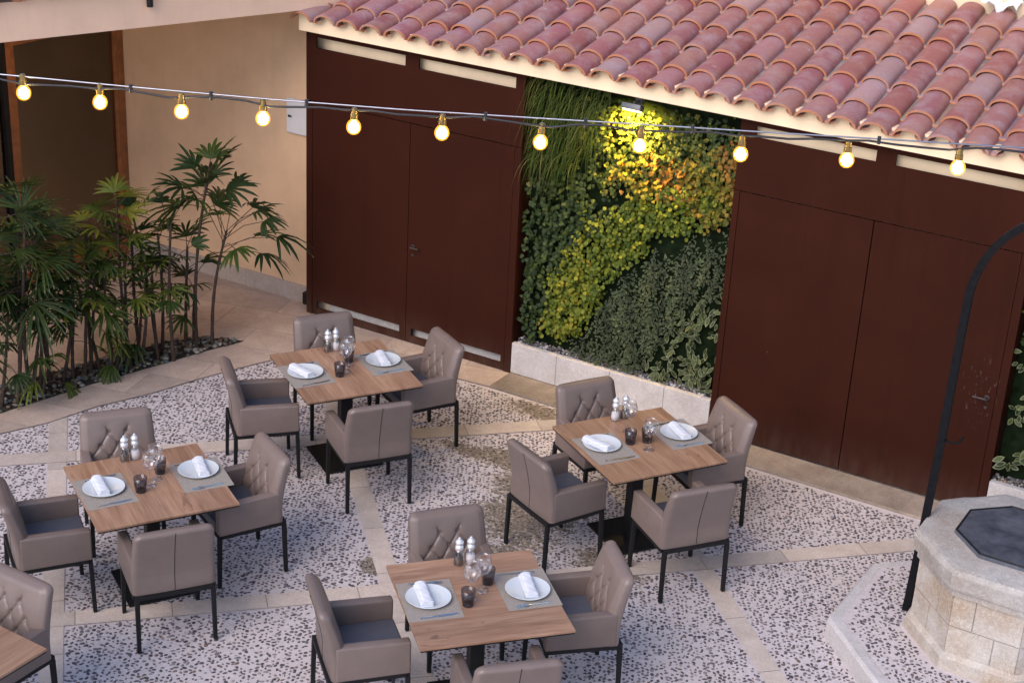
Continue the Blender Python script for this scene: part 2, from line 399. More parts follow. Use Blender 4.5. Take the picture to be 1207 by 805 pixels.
def paved(x, y):
    """true where the floor is pebbles: between the stone strips, outside the borders"""
    s_, t_ = x+y, y-x
    for a, b in [(-5.56, -5.36), (-2.40, -2.19), (.74, .94), (-8.75, -8.54)]:
        if a-.012 < s_ < b+.012: return False
    for a, b in [(-1.60, -1.34), (-4.82, -4.59), (-8.0, -7.77)]:
        if a-.012 < t_ < b+.012: return False
    if y > -.37: return False
    return not inside(poly, x, y)
def pebble_bed(mb, spots, rng, z):
    """low rounded stones half sunk in the mortar"""
    from mathutils import noise
    for x, y in spots:
        w = max([1-math.hypot((x-a)/c, (y-b)/e) for a, b, c, e in WORN])+noise.noise(Vector((x*3, y*3, 0)))*.4
        worn = w > .05
        L = rng.uniform(.0085, .0190)*(.8 if worn else 1); W = L*rng.uniform(.45, .85); H = rng.uniform(.003, .006)
        a = rng.uniform(0, 6.28); ca, sa = math.cos(a), math.sin(a); n = 7
        k = rng.random()
        if worn: c = (.06, .05, .042) if k < .4 else ((.15, .115, .085) if k < .75 else (.30, .24, .18))
        elif k < .42: c = (.080, .068, .078)
        elif k < .70: c = (.125, .108, .118)
        elif k < .86: c = (.20, .175, .178)
        elif k < .93: c = (.26, .22, .20)
        else: c = (.16, .105, .085)
        f = rng.uniform(.75, 1.25); c = tuple(v*f for v in c); r0 = [rng.uniform(.78, 1.18) for _ in range(n)]
        vs = []
        for rr, hh in ((1.0, 0), (.72, .75)):
            for q in range(n):
                th = 6.2832*q/n; u, v = math.cos(th)*L*rr*r0[q], math.sin(th)*W*rr*r0[q]
                vs.append((x+u*ca-v*sa, y+u*sa+v*ca, z+H*hh))
        vs.append((x, y, z+H))
        mb.add(vs, [(q, (q+1) % n, n+(q+1) % n, n+q) for q in range(n)]+[(n+q, n+(q+1) % n, 2*n) for q in range(n)], c)
def scatter(x0, x1, y0, y1, step, rng, ok):
    o = []; ny = int((y1-y0)/(step*.87)); nx = int((x1-x0)/step)
    for j in range(ny):
        for i in range(nx):
            x = x0+(i+.5*(j % 2)+rng.uniform(-.27, .27))*step; y = y0+(j+rng.uniform(-.27, .27))*step*.87
            if rng.random() < .86 and ok(x, y): o.append((x, y))
    return o
def inside(poly, x, z):
    r = False; j = len(poly)-1
    for i in range(len(poly)):
        xi, zi = poly[i]; xj, zj = poly[j]
        if (zi > z) != (zj > z) and x < (xj-xi)*(z-zi)/(zj-zi)+xi: r = not r
        j = i
    return r
rpb = random.Random(77); mb = MB()
pebble_bed(mb, scatter(-3.2, 6.4, -7.2, -.35, .0355, rpb, lambda x, y: paved(x, y) and x-1.02*y < 9.6 and x+y*.7 > -6.6), rpb, .0005)
tag(mb.build('floor_pebbles', M['pebstone'], None, True), 'small dark pebbles set flat in the pale mortar of the courtyard floor', 'pebbles', kind='stuff')

# ------------------------------------------------------------------ brown metal door walls
def front_sheet(mb, x0, x1, z0, z1, holes, y0=0.0, y1=.02):
    """sheet with rectangular holes that lie side by side in one band (same z0,z1)"""
    if not holes:
        mb.box(x0, x1, y0, y1, z0, z1, .0015, seg=1); return
    hz0, hz1 = holes[0][2], holes[0][3]
    e = .0
    if hz0 > z0: mb.box(x0, x1, y0, y1, z0, hz0)
    if z1 > hz1: mb.box(x0, x1, y0, y1, hz1, z1)
    xs = x0
    for h in holes:
        mb.box(xs, h[0], y0, y1, hz0, hz1); xs = h[1]
    mb.box(xs, x1, y0, y1, hz0, hz1)
def door_wall(name, label, x0, x1, split, dtop, doors, ophole, lowholes, handles, base=.012):
    t = thing(name, label, 'door wall', ((x0+x1)/2, 0, 0))
    ox = -(x0+x1)/2
    T = lambda o: o
    fr = MB()
    dl, dr = doors[0][0], doors[-1][1]
    fr.box(x0, x0+.02, .02, .128 if x0 < 0 else .21, base, 2.80); fr.box(x1-.02, x1, .02, .21, base, 2.80)      # side plates
    fr.box(x0, dl-.004, -.002, .02, base, dtop); fr.box(dr+.004, x1, -.002, .02, base, dtop)   # jambs
    fr.box(split-.03, split+.03, .03, .10, base, dtop)
    fr.v = [(v[0]+ox, v[1], v[2]) for v in fr.v]
    fr.build('frame', M['brown'], t)
    up = MB(); front_sheet(up, x0, x1, dtop+.005, 2.80, ophole)
    up.v = [(v[0]+ox, v[1], v[2]) for v in up.v]; up.build('transom_panel', M['brown'], t)
    for i, (a, b) in enumerate(doors):
        d = MB(); front_sheet(d, a, b, base+.006, dtop-.004, [lowholes[i]] if lowholes else [])
        if not lowholes: pass
        d.v = [(v[0]+ox, v[1], v[2]) for v in d.v]
        do = d.build('door', M['brown'], t)
        for hx, hz, dirx in handles:
            if a < hx < b:
                h = MB(); h.lathe([(.022, 0), (.022, .008), (.010, .010), (.010, .045)], 12, mat=Matrix.Translation((hx+ox, 0, hz)) @ Matrix.Rotation(R(90), 4, 'X'))
                h.tube([(hx+ox, -.042, hz), (hx+ox+dirx*.10, -.044, hz)], .008, 8)
                h.lathe([(.013, 0), (.013, .006)], 10, mat=Matrix.Translation((hx+ox, 0, hz-.08)) @ Matrix.Rotation(R(90), 4, 'X'))
                h.build('handle', M['handle'], do, True, 40)
    return t
door_wall('door_wall', 'dark brown metal double-door wall with open slots, left of the green plant wall', -2.27, 0.0, -1.13, 2.08,
          [(-2.20, -1.133), (-1.127, -.07)], [(-2.16, -1.2, 2.57, 2.667), (-1.06, -.09, 2.57, 2.667)],
          [(-2.15, -1.2, .085, .158), (-1.07, -.105, .085, .158)], [(-1.07, .955, .8)], .012)
door_wall('door_wall', 'dark brown metal double-door wall right of the green plant wall, behind the stone well', 1.93, 4.25, 3.075, 2.13,
          [(1.985, 3.071), (3.079, 4.183)], [(2.06, 3.02, 2.575, 2.665), (3.17, 4.12, 2.575, 2.665)], None, [(4.125, .97, -1.0)], .024)
# door stop box beside the left door wall
t = MB(); t.box(-2.40, -2.33, .10, .162, .03, .15, .006); t.box(-2.385, -2.345, .094, .10, .06, .12)
tag(t.build('junction_box', M['black']), 'small black box low on the cream wall by the brown doors', 'junction box')

# ------------------------------------------------------------------ roofed annex: wall behind, fascia, tiled roof
ann = thing('tiled_building', 'low building with cream fascia and pink clay tile roof over the brown doors', 'building', (2.5, .5, 0))
def shift(o, dx, dy): 
    for v in o.v: pass
    o.v = [(v[0]-dx, v[1]-dy, v[2]) for v in o.v]; return o
m = MB(); m.box(-2.25, -.022, .132, .36, 0, 2.85); m.box(1.952, 4.228, .132, .36, 0, 2.85); m.box(-.022, 1.952, .212, .36, 0, 2.85); m.box(4.228, 9.0, .212, .36, 0, 2.85); m.box(-2.06, -.022, .085, .131, 2.5, 2.84); m.box(1.952, 4.23, .085, .131, 2.5, 2.84); shift(m, 2.5, .5).build('wall', M['fascia'], ann)
m = MB(); m.box(-2.06, -.03, .075, .131, .012, .30); shift(m, 2.5, .5).build('stone_base', M['planter'], ann)
m = MB(); m.box(-2.262, 9.0, -.12, .0, 2.735, 2.885, .006); shift(m, 2.5, .5).build('fascia', M['fascia'], ann)
PAL = [(.32, .118, .105), (.35, .135, .118), (.33, .125, .13), (.36, .165, .155), (.39, .19, .16), (.35, .14, .15), (.37, .18, .18), (.42, .28, .28)]
PANC = [(.24, .17, .17), (.22, .15, .15), (.20, .165, .17)]  # channel tiles darkened: the shade between tile columns is put into their colour
LIP = (.47, .19, .095)
def tile_roof(mb, ncol, nrow, pitch, expo, slope, pal, T, rng, top_fill=True):
    """barrel tiles: x across, s up the slope; T places the roof"""
    n = 11; starts = [0, .285, .665, 1.06, 1.45, 1.83][:nrow]
    cs, sn = math.cos(slope), math.sin(slope)
    def P(x, s, h): return T @ Vector((x, s*cs - h*sn, s*sn + h*cs))
    for i in range(ncol):
        jx = rng.uniform(-.006, .006)
        for k in range(nrow):
            c = rng.choice(pal); f = rng.uniform(.82, 1.02); c = (c[0]*f, c[1]*f*.86, c[2]*f*.84)
            x0 = i*pitch + jx + rng.uniform(-.004, .004); s0 = starts[k] + rng.uniform(-.010, .010); L = ((starts[k+1]-starts[k]) if k+1 < nrow else .34) + .06
            sk = rng.uniform(-.006, .006)
            vs, cl = [], []
            # rings: outer mouth edge, outer just behind the lip, outer top, inner mouth, inner deeper
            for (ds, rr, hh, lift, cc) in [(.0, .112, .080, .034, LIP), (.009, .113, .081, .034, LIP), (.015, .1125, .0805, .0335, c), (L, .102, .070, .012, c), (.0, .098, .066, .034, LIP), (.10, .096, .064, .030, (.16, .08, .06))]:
                for q in range(n):
                    a = math.pi*q/(n-1)
                    vs.append(P(x0 - rr*math.cos(a) + sk*ds/L*2, s0+ds, lift + hh*math.sin(a) - .02)); cl.append(cc)
            fs = []
            for (r0, r1) in [(0, 1), (1, 2), (2, 3)]:
                for q in range(n-1): fs.append((r0*n+q, r0*n+q+1, r1*n+q+1, r1*n+q))
            for q in range(n-1):
                fs.append((4*n+q, 4*n+q+1, q+1, q)); fs.append((5*n+q, 5*n+q+1, 4*n+q+1, 4*n+q))
            mb.add(vs, fs, cl)
            # channel tile between this column and the next
            c2 = tuple(x*rng.uniform(.85, 1.15) for x in rng.choice(PANC)); vs, cl = [], []
            for (ds, lift) in [(-.02, .020), (-.014, .026), (L-.03, .004), (-.02, .008)]:
                for q in range(7):
                    a = math.pi*q/6
                    vs.append(P(x0 + pitch/2 - .075*math.cos(a), s0+ds+(.055 if k == 0 and ds < .1 else 0), lift + .016 - .030*math.sin(a) + (0 if ds != -.035 or lift > .01 else 0))); cl.append(LIP if ds < -.016 else c2)
            fs = []
            for (r0, r1) in [(0, 1), (1, 2), (3, 0)]:
                for q in range(6): fs.append((r0*7+q, r0*7+q+1, r1*7+q+1, r1*7+q))
            mb.add(vs, fs, cl)
rng = random.Random(11)
SL = math.atan(.264)
m = MB()
tile_roof(m, 36, 6, .248, .4035, SL, PAL, Matrix.Translation((-2.175, -.2, 2.835)), rng)
shift(m, 2.5, .5).build('roof', M['tile'], ann, True, 50)
m = MB()   # roof bed and mortar under the tiles
m.add([(-2.27, -.10, 2.80), (9, -.10, 2.80), (9, 2.0, 3.355), (-2.27, 2.0, 3.355), (-2.27, -.10, 2.822), (9, -.10, 2.822), (9, 2.0, 3.376), (-2.27, 2.0, 3.376)],
      [(3, 2, 1, 0), (4, 5, 6, 7), (0, 1, 5, 4), (1, 2, 6, 5), (2, 3, 7, 6), (3, 0, 4, 7)])
shift(m, 2.5, .5).build('roof_bed', M['fascia'], ann)
m = MB(); m.box(-1.2, 9.0, 1.97, 2.25, 2.6, 4.3); shift(m, 2.5, .5).build('parapet', M['fascia'], ann)
# crumpled plastic on the tiles
m = MB(); rp = random.Random(5); N = 9
for i in range(N):
    for j in range(N):
        u, v = i/(N-1), j/(N-1)
        x = 3.12+u*.30; y = 1.80+v*.16
        m.v.append((x+rp.uniform(-.01, .01), y+rp.uniform(-.01, .01), 2.835+.264*(y+.2)+.10+rp.uniform(0, .05)+.03*math.sin(u*9)))
m.f = [(i*N+j, (i+1)*N+j, (i+1)*N+j+1, i*N+j+1) for i in range(N-1) for j in range(N-1)]
o = m.build('plastic_sheet', M['plastic'], None, False)
sm = o.modifiers.new('thickness', 'SOLIDIFY'); sm.thickness = .004
tag(o, 'crumpled white plastic lying at the top edge of the tiled roof', 'plastic sheet')

# ------------------------------------------------------------------ planters, gravel and living walls
def pebbles(mb, spots, cols, rng, s0=.010, s1=.022, flat=.65):
    bm = bmesh.new(); bmesh.ops.create_icosphere(bm, subdivisions=1, radius=1.0); bm.verts.index_update()
    bv = [v.co.copy() for v in bm.verts]; bf = [[v.index for v in f.verts] for f in bm.faces]; bm.free()
    for (x, y, z) in spots:
        s = rng.uniform(s0, s1); mt = Matrix.Translation((x, y, z)) @ Matrix.Rotation(rng.uniform(0, 6.28), 4, 'Z') @ Matrix.Rotation(rng.uniform(-.5, .5), 4, 'X')
        k = Vector((s*rng.uniform(.8, 1.4), s, s*flat*rng.uniform(.8, 1.2)))
        mb.add([mt @ Vector((v.x*k.x*rng.uniform(.85, 1.15), v.y*k.y, v.z*k.z)) for v in bv], bf, rng.choice(cols))
GC = [(.05, .05, .055), (.10, .10, .11), (.16, .15, .15), (.26, .25, .25), (.42, .40, .40), (.20, .14, .11), (.08, .07, .07), (.32, .27, .24)]
def planter(label, x0, x1, joints, rng):
    t = thing('stone_planter', label, 'planter', ((x0+x1)/2, .05, 0)); dx, dy = (x0+x1)/2, .05
    xs = [x0]+joints+[x1]; m = MB()
    for a, b in zip(xs[:-1], xs[1:]): m.box(a+.0015, b-.0015, -.002, .05, .022, .305, .004)
    shift(m, dx, dy).build('stone_front', M['planter'], t)
    m = MB(); m.box(x0, x1, .05, .21, .02, .27); shift(m, dx, dy).build('soil', M['soil'], t)
    m = MB(); pebbles(m, [(rng.uniform(x0+.01, x1-.01), rng.uniform(.055, .175), .278+rng.uniform(0, .035)) for _ in range(int(520*(x1-x0)))], GC, rng, .009, .020)
    o = shift(m, dx, dy).build('gravel', M['gravel'], t, True); o['kind'] = 'stuff'
planter('long pale stone planter with grey gravel below the floodlit plant wall', .004, 1.926, [.46, .98, 1.50], random.Random(2))
planter('short pale stone planter with reddish gravel at the right edge, behind the stone well', 4.254, 6.2, [4.62, 5.1, 5.6], random.Random(3))

def leaf_shape(kind):
    """list of (u along, v across) outline for one leaf, base at 0, unit length"""
    if kind == 'round': return [(.0, 0), (.12, .30), (.42, .50), (.74, .40), (1.0, .0), (.74, -.40), (.42, -.50), (.12, -.30)]
    if kind == 'ivy': return [(.0, 0), (-.06, .28), (.22, .56), (.42, .30), (.62, .42), (1.0, 0), (.62, -.42), (.42, -.30), (.22, -.56), (-.06, -.28)]
    if kind == 'oval': return [(.0, 0), (.22, .16), (.5, .24), (.8, .15), (1.0, 0), (.8, -.15), (.5, -.24), (.22, -.16)]
def put_leaf(mb, rng, p, size, shp, down=.2, out=.9, tint=None, cup=.18):
    d = Vector((rng.uniform(-1, 1), rng.uniform(-.75, .1)*out, rng.uniform(-1, .75)-down)).normalized()
    nrm = Vector((rng.uniform(-.5, .5), -1, rng.uniform(.0, .9)))
    side = d.cross(nrm).normalized(); nn = side.cross(d).normalized()
    pts = [Vector(p) + d*(u*size) + side*(v*size) - nn*(cup*size*(v*v*1.6 + u*u*.5)) for u, v in shp]
    c = Vector(p) + d*(.45*size)
    q = tint if tint is not None else rng.random()
    n = len(pts)
    mb.add([c]+pts, [(0, 1+i, 1+(i+1) % n) for i in range(n)], [(q, .0, 0)] + [(q, 1.0, 0)]*n)
def inside(poly, x, z):
    r = False; j = len(poly)-1
    for i in range(len(poly)):
        xi, zi = poly[i]; xj, zj = poly[j]
        if (zi > z) != (zj > z) and x < (xj-xi)*(z-zi)/(zj-zi)+xi: r = not r
        j = i
    return r
def fill(poly, n, rng):
    xs = [p[0] for p in poly]; zs = [p[1] for p in poly]; o = []
    while len(o) < n:
        x, z = rng.uniform(min(xs), max(xs)), rng.uniform(min(zs), max(zs))
        if inside(poly, x, z): o.append((x, z))
    return o
LIME = [(.25, .45), (.30, .80), (.34, 1.04), (.48, 1.30), (.62, 1.52), (.84, 1.70), (1.0, 1.80), (1.25, 1.96), (1.44, 2.04), (1.70, 2.04), (1.83, 1.95), (1.81, 1.82), (1.60, 1.72), (1.47, 1.64), (1.30, 1.56), (1.19, 1.44), (1.05, 1.30), (.91, 1.15), (.80, .95), (.74, .75), (.62, .55), (.45, .42)]
AMBER = [(.84, 2.04), (.95, 2.16), (1.27, 2.22), (1.50, 2.28), (1.80, 2.46), (1.91, 2.40), (1.91, 1.86), (1.80, 1.74), (1.62, 1.78), (1.45, 1.95), (1.2, 1.92), (.99, 1.86)]
TOP = [(.50, 2.66), (1.90, 2.66), (1.91, 2.28), (1.45, 2.14), (.95, 2.05), (.82, 1.90), (.62, 1.93)]
GRASS = [(.0, 2.74), (.80, 2.74), (.72, 2.35), (.45, 1.95), (.02, 1.95)]
IVY = [(.02, 2.0), (.60, 2.0), (.86, 1.92), (.98, 1.76), (.72, 1.58), (.54, 1.40), (.36, 1.0), (.28, .48), (.05, .36)]
VARI = [(.72, .66), (.80, .95), (.95, 1.17), (1.19, 1.42), (1.5, 1.64), (1.91, 1.84), (1.91, 1.28), (1.56, 1.05), (1.38, .72), (1.22, .38), (.47, .38)]
BROAD = [(1.22, .38), (1.40, .75), (1.56, 1.08), (1.91, 1.30), (1.91, .42), (1.84, .36)]
lw = thing('living_wall', 'floodlit green plant wall with lime and amber diagonal bands between the brown doors', 'plant wall', (.965, .17, .3))
DX, DY, DZ = .965, .17, .3
def lshift(mb): mb.v = [(v[0]-DX, v[1]-DY, v[2]-DZ) for v in mb.v]; return mb
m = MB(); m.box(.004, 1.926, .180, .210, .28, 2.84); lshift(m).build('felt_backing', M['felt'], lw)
rl = random.Random(21)
rd, iv, ov = leaf_shape('round'), leaf_shape('ivy'), leaf_shape('oval')
def clumps(pts, rng, k, spread, y0=.15, y1=.03):
    o = []
    for x, z in pts:
        yb = rng.uniform(y1, y0)
        for _ in range(k): o.append((x+rng.gauss(0, spread), yb+rng.uniform(-.02, .03), z+rng.gauss(0, spread)))
    return o
def strands(poly, n, rng, k, step, sway, y0=.155, y1=.06):
    o = []
    for x, z in fill(poly, n, rng):
        y = rng.uniform(y1, y0); vx = rng.uniform(-.5, .5); q = min(1, max(0, rng.gauss(.45, .25)))
        for i in range(rng.randint(k//2, k)):
            o.append((x+rng.gauss(0, sway), y+rng.uniform(-.015, .015), z+rng.gauss(0, sway*.6)))
            x += vx*step+rng.uniform(-.4, .4)*step; z -= step*rng.uniform(.5, 1.1); y = max(.03, y-.004)
            if not inside(poly, x, z+.08): break
    return o
def clampx(l): return [(min(max(x, .03), 1.90), y, max(z, .33)) for x, y, z in l]
def foliage(name, mat, pts, s0, s1, shp, down=.2, tintf=None, parent=lw, sh=lshift):
    mb = MB()
    for p in pts: put_leaf(mb, rl, p, rl.uniform(s0, s1), shp, down, tint=(tintf(p) if tintf else None))
    o = sh(mb).build(name, M[mat], parent); o['kind'] = 'stuff'; return o
foliage('lime_leaves', 'lime', clampx(clumps(fill(LIME, 520, rl), rl, 8, .026, .15, .02)), .020, .042, rd, .1, lambda p: min(1, max(0, rl.gauss(.36+.22*math.sin(p[0]*31)*math.sin(p[2]*27), .2)+(.2 if p[0] < .7 else 0))))
foliage('amber_leaves', 'amber', clampx(clumps(fill(AMBER, 300, rl), rl, 5, .03, .15, .02)), .024, .044, iv, .1, lambda p: min(1, max(0, rl.gauss(.42+.3*math.sin(p[0]*9+p[2]*4), .24))))
foliage('ivy_leaves', 'ivy', clampx(strands(IVY, 170, rl, 12, .030, .018)), .024, .046, iv, .35, lambda p: min(1, max(0, rl.gauss(.36, .2))))
foliage('trailing_leaves', 'ivy', clampx(strands(TOP, 230, rl, 11, .026, .02)), .022, .042, iv, .3, lambda p: min(1, max(0, rl.gauss(.58+.2*math.sin(p[0]*17), .25))))
foliage('small_variegated_leaves', 'vari', clampx(strands(VARI, 270, rl, 22, .020, .017)), .018, .038, ov, .2, lambda p: min(1, max(0, rl.gauss(.42+.35*math.sin(p[0]*23+p[2]*5), .2))))
foliage('broad_variegated_leaves', 'broad', clampx(strands(BROAD, 48, rl, 7, .05, .03)+strands([(.85, .36), (1.3, 1.0), (1.3, .36)], 9, rl, 6, .05, .03)), .055, .10, [(u, v*.85) for u, v in ov], .35)
mb = MB()
for x, z in fill(GRASS, 700, rl):
    x += rl.gauss(0, .01); L = rl.uniform(.2, .5); az = rl.uniform(-.8, .45); out = rl.uniform(.05, .17); w = rl.uniform(.0025, .0045)
    q = min(1, max(0, rl.gauss(.58, .25))); pts = []
    for k in range(6):
        s = k/5; px = x + az*L*.45*s; py = .12 - out*math.sin(s*1.7); pz = z + .10*s - L*1.05*s*s
        pts.append((px, py, pz, w*(1-s*.85)))
    vs = []; cl = []
    for px, py, pz, ww in pts: vs += [(px-ww, py, pz), (px+ww, py-.002, pz)]; cl += [(q, 0, 0)]*2
    mb.add(vs, [(2*i, 2*i+1, 2*i+3, 2*i+2) for i in range(5)], cl)
o = lshift(mb).build('hanging_grass', M['grass'], lw); o['kind'] = 'stuff'
lw2 = thing('living_wall', 'narrow strip of dark green plant wall at the right picture edge', 'plant wall', (5.2, .17, .3))
DX = 5.2
m = MB(); m.box(4.254, 6.2, .180, .210, .28, 2.84); lshift(m).build('felt_backing', M['felt'], lw2)
foliage('broad_variegated_leaves', 'broad', clumps([(rl.uniform(4.33, 6.1), rl.uniform(.42, 1.5)) for _ in range(70)], rl, 7, .035, .07, .02), .06, .10, ov, .35, None, lw2)
foliage('ivy_leaves', 'ivy', clumps([(rl.uniform(4.33, 6.1), rl.uniform(1.4, 2.6)) for _ in range(70)], rl, 6, .045, .07, .02), .05, .08, iv, .35, None, lw2)
# floodlight
fl = thing('floodlight', 'small grey floodlight shining on the top of the green plant wall', 'floodlight', (1.01, -.03, 2.60))
m = MB(); m.box(-.085, .085, -.05, .03, .0, .05, .008, mat=Matrix.Rotation(R(-20), 4, 'X')); m.build('housing', M['grey_metal'], fl, True, 40)
m = MB(); m.box(-.07, .07, -.04, .02, -.006, -.001, mat=Matrix.Rotation(R(-20), 4, 'X')); m.build('lens', M['lamp'], fl)
m = MB(); m.box(-.012, .012, .02, .135, .05, .066); m.box(-.03, .03, .10, .135, .02, .09); m.build('bracket', M['grey_metal'], fl)
ld = bpy.data.lights.new('floodlight_lamp', 'AREA'); ld.energy = 25; ld.color = (1.0, .62, .09); ld.shape = 'RECTANGLE'; ld.size = .14; ld.size_y = .06; ld.spread = R(150)
lo = bpy.data.objects.new('floodlight_lamp', ld); COL.objects.link(lo); lo.parent = fl; lo.location = (0, -.012, -.016); lo.rotation_euler = (R(30), 0, 0)

# ------------------------------------------------------------------ cream house on the left: wall, beam, soffit, window, roof
hs = thing('cream_building', 'cream plastered house with overhanging beam and brown framed glazing behind the palms', 'building', (-4.0, 0, 0))
HX = -4.0
def hb(mb): mb.v = [(v[0]-HX, v[1], v[2]) for v in mb.v]; return mb
m = MB(); m.box(-4.68, -2.252, .18, .40, 0, 2.96); m.box(-4.80, -4.62, -1.34, .18, 2.49, 2.96)
m.box(-4.80, -4.62, -5.0, -1.34, 2.49, 2.96); hb(m).build('wall', M['plaster'], hs)
m = MB(); m.box(-4.66, -2.262, .162, .182, .012, .185, .004); hb(m).build('skirting', M['skirt'], hs)
A = Vector((-2.19, -.21, 0)); d = Vector((-.93, -2.51, 0)).normalized(); nn = Vector((d.y, -d.x, 0))  # nn points to the house
if nn.x > 0: nn = -nn
B = A + d*6.5; A2 = A - d*.62
def quadbox(p, q, w, z0, z1):
    mb = MB(); mb.prism([(p.x, p.y), (q.x, q.y), (q.x+nn.x*w, q.y+nn.y*w), (p.x+nn.x*w, p.y+nn.y*w)][::-1], z0, z1); return mb
hb(quadbox(A2, B, .16, 2.93, 3.235)).build('beam', M['beam'], hs)
A3 = A2 + nn*.16; B3 = B + nn*.16
m = MB(); m.prism([(A3.x, A3.y), (-2.4, .40), (-9, .40), (-9, B3.y), (B3.x, B3.y)], 2.955, 3.0); hb(m).build('soffit', M['soffit'], hs)
for lx, ly in [(-4.1, -1.9)]:
    dl = thing('recessed_downlight', 'x', 'downlight', (lx, ly, 2.955))
    m = MB(); m.lathe([(.055, -.006), (.075, -.006), (.075, -.0005), (.055, -.0005)], 20); m.build('rim', M['grey_metal'], dl, True, 40)
    m = MB(); m.lathe([(.054, -.004), (.054, -.001)], 20); m.build('lens', M['lamp'], dl)
    l2 = bpy.data.lights.new('downlight_lamp', 'AREA'); l2.energy = 4.5; l2.color = (1.0, .56, .18); l2.shape = 'DISK'; l2.size = .10; l2.spread = R(175)
    q2 = bpy.data.objects.new('downlight_lamp', l2); COL.objects.link(q2); q2.parent = dl; q2.location = (0, 0, -.008)
    dl['label'] = 'small round warm downlight in the soffit near the cream wall' if lx > -4 else 'small round warm downlight in the soffit near the glazing'
# roof over it
m = MB()
T = Matrix(((d.x, nn.x, 0, A.x-d.x*.1-nn.x*.06), (d.y, nn.y, 0, A.y-d.y*.1-nn.y*.06), (0, 0, 1, 3.235), (0, 0, 0, 1)))
tile_roof(m, 24, 3, .248, .4035, R(14), [(.36, .30, .32), (.40, .33, .33), (.33, .26, .28)], T, random.Random(4))
hb(m).build('roof', M['tile'], hs, True, 50)
# glazing on the plane x = -4.68
wd = thing('glazed_door_wall', 'brown wooden window frame with dark panes behind the palms at the left edge', 'window', (-4.70, -1.2, 0))
def wb(mb): mb.v = [(v[0]+4.70, v[1]+1.2, v[2]) for v in mb.v]; return mb
m = MB(); m.box(-4.74, -4.66, .065, .178, .012, 2.49, .006); wb(m).build('post', M['window_wood'], wd)
m = MB(); m.box(-4.74, -4.66, -1.30, -1.20, .012, 2.49, .006); wb(m).build('post', M['window_wood'], wd)
m = MB(); m.box(-4.735, -4.665, -1.20, .065, 2.385, 2.49, .006); wb(m).build('top_rail', M['window_wood'], wd)
m = MB(); m.box(-4.735, -4.665, -1.20, .065, .012, .16, .006); wb(m).build('bottom_rail', M['window_wood'], wd)
m = MB(); m.box(-4.735, -4.665, -5.0, -1.36, 2.385, 2.49, .006); m.box(-4.74, -4.66, -1.36, -1.302, .012, 2.49); wb(m).build('top_rail', M['black'], wd)
for a, b in [(-1.20, .065), (-5.0, -1.36)]:
    m = MB(); m.box(-4.704, -4.698, a, b, .16 if a > -2 else .012, 2.385); wb(m).build('pane', M['pane'], wd)
m = MB(); m.box(-9.1, -9.0, -6, .40, 0, 3.0); m.box(-9.0, -4.68, .30, .40, 0, 2.955); hb(m).build('room_wall', M['room'], hs)
m = MB(); pts = []                                                     # pale curtain behind the left pane
for k in range(40):
    pts.append((-4.86+.03*math.sin(k*1.1), -1.50-k*.03))
vs = [(x, y, .05) for x, y in pts]+[(x, y, 2.0) for x, y in pts]
m.add(vs, [(k, k+1, 41+k, 40+k) for k in range(39)])
o = m.build('curtain', M['linen']); o.modifiers.new('thickness', 'SOLIDIFY').thickness = .004
tag(o, 'pale curtain behind the glass at the far left edge', 'curtain')
# meter box, black post on the beam
t = thing('meter_box', 'pale grey meter box on the cream wall beside the left brown doors', 'meter box', (-2.46, .15, 1.845))
m = MB(); m.box(-.16, .16, .0, .03, -.165, .165, .006); m.build('case', M['meter'], t)
m = MB(); m.box(-.15, .15, -.008, -.001, -.155, .155, .003); dd = m.build('door', M['meter'], t)
m = MB(); m.lathe([(.012, 0), (.012, .008)], 10, mat=Matrix.Translation((-.12, -.008, 0)) @ Matrix.Rotation(R(90), 4, 'X')); m.box(-.125, -.09, -.018, -.012, -.006, .006); m.build('lock', M['black'], dd)
pc = A + d*1.42
m = MB()
m.tube([(pc.x-nn.x*.035, pc.y-nn.y*.035, 3.10), (pc.x-nn.x*.035, pc.y-nn.y*.035, 3.9)], .026, 10); m.box(pc.x-.03, pc.x+.03, pc.y-.03, pc.y+.03, 3.18, 3.22)
tag(m.build('drain_pipe', M['black'], None, True, 40), 'short black pipe end hanging before the cream beam, top left', 'pipe')

# ------------------------------------------------------------------ planting bed and palms
bedf = [(-2.29, -.90), (-2.42, -1.29), (-2.53, -1.72), (-2.62, -2.05), (-2.73, -2.44), (-2.81, -2.83), (-2.90, -3.22), (-3.05, -3.9), (-3.2, -4.6)]
bedb = [(-3.75, -4.5), (-3.55, -3.8), (-3.33, -3.0), (-3.18, -2.6), (-3.08, -2.18), (-2.95, -1.81), (-2.82, -1.32), (-2.62, -1.06), (-2.47, -.97)]
bd = thing('planting_bed', 'narrow soil bed strewn with dark pebbles under the row of palms', 'planting bed', (-2.8, -2.2, 0))
m = MB(); m.prism([(x+2.8, y+2.2) for x, y in (bedf+bedb)][::-1], -.05, .018); m.build('soil', M['soil'], bd)
rb = random.Random(8); sp = []
pl = bedf+bedb
while len(sp) < 900:
    x, y = rb.uniform(-3.7, -2.25), rb.uniform(-4.3, -.9)
    if inside(pl, x, y): sp.append((x+2.8, y+2.2, .022+rb.uniform(0, .012)))
m = MB(); pebbles(m, sp, [(.06, .05, .04), (.10, .085, .07), (.14, .13, .11), (.20, .18, .16), (.16, .10, .065), (.28, .25, .21), (.08, .10, .06), (.10, .12, .13), (.12, .08, .05)], rb, .012, .030, .5)
o = m.build('gravel', M['gravel'], bd, True); o['kind'] = 'stuff'

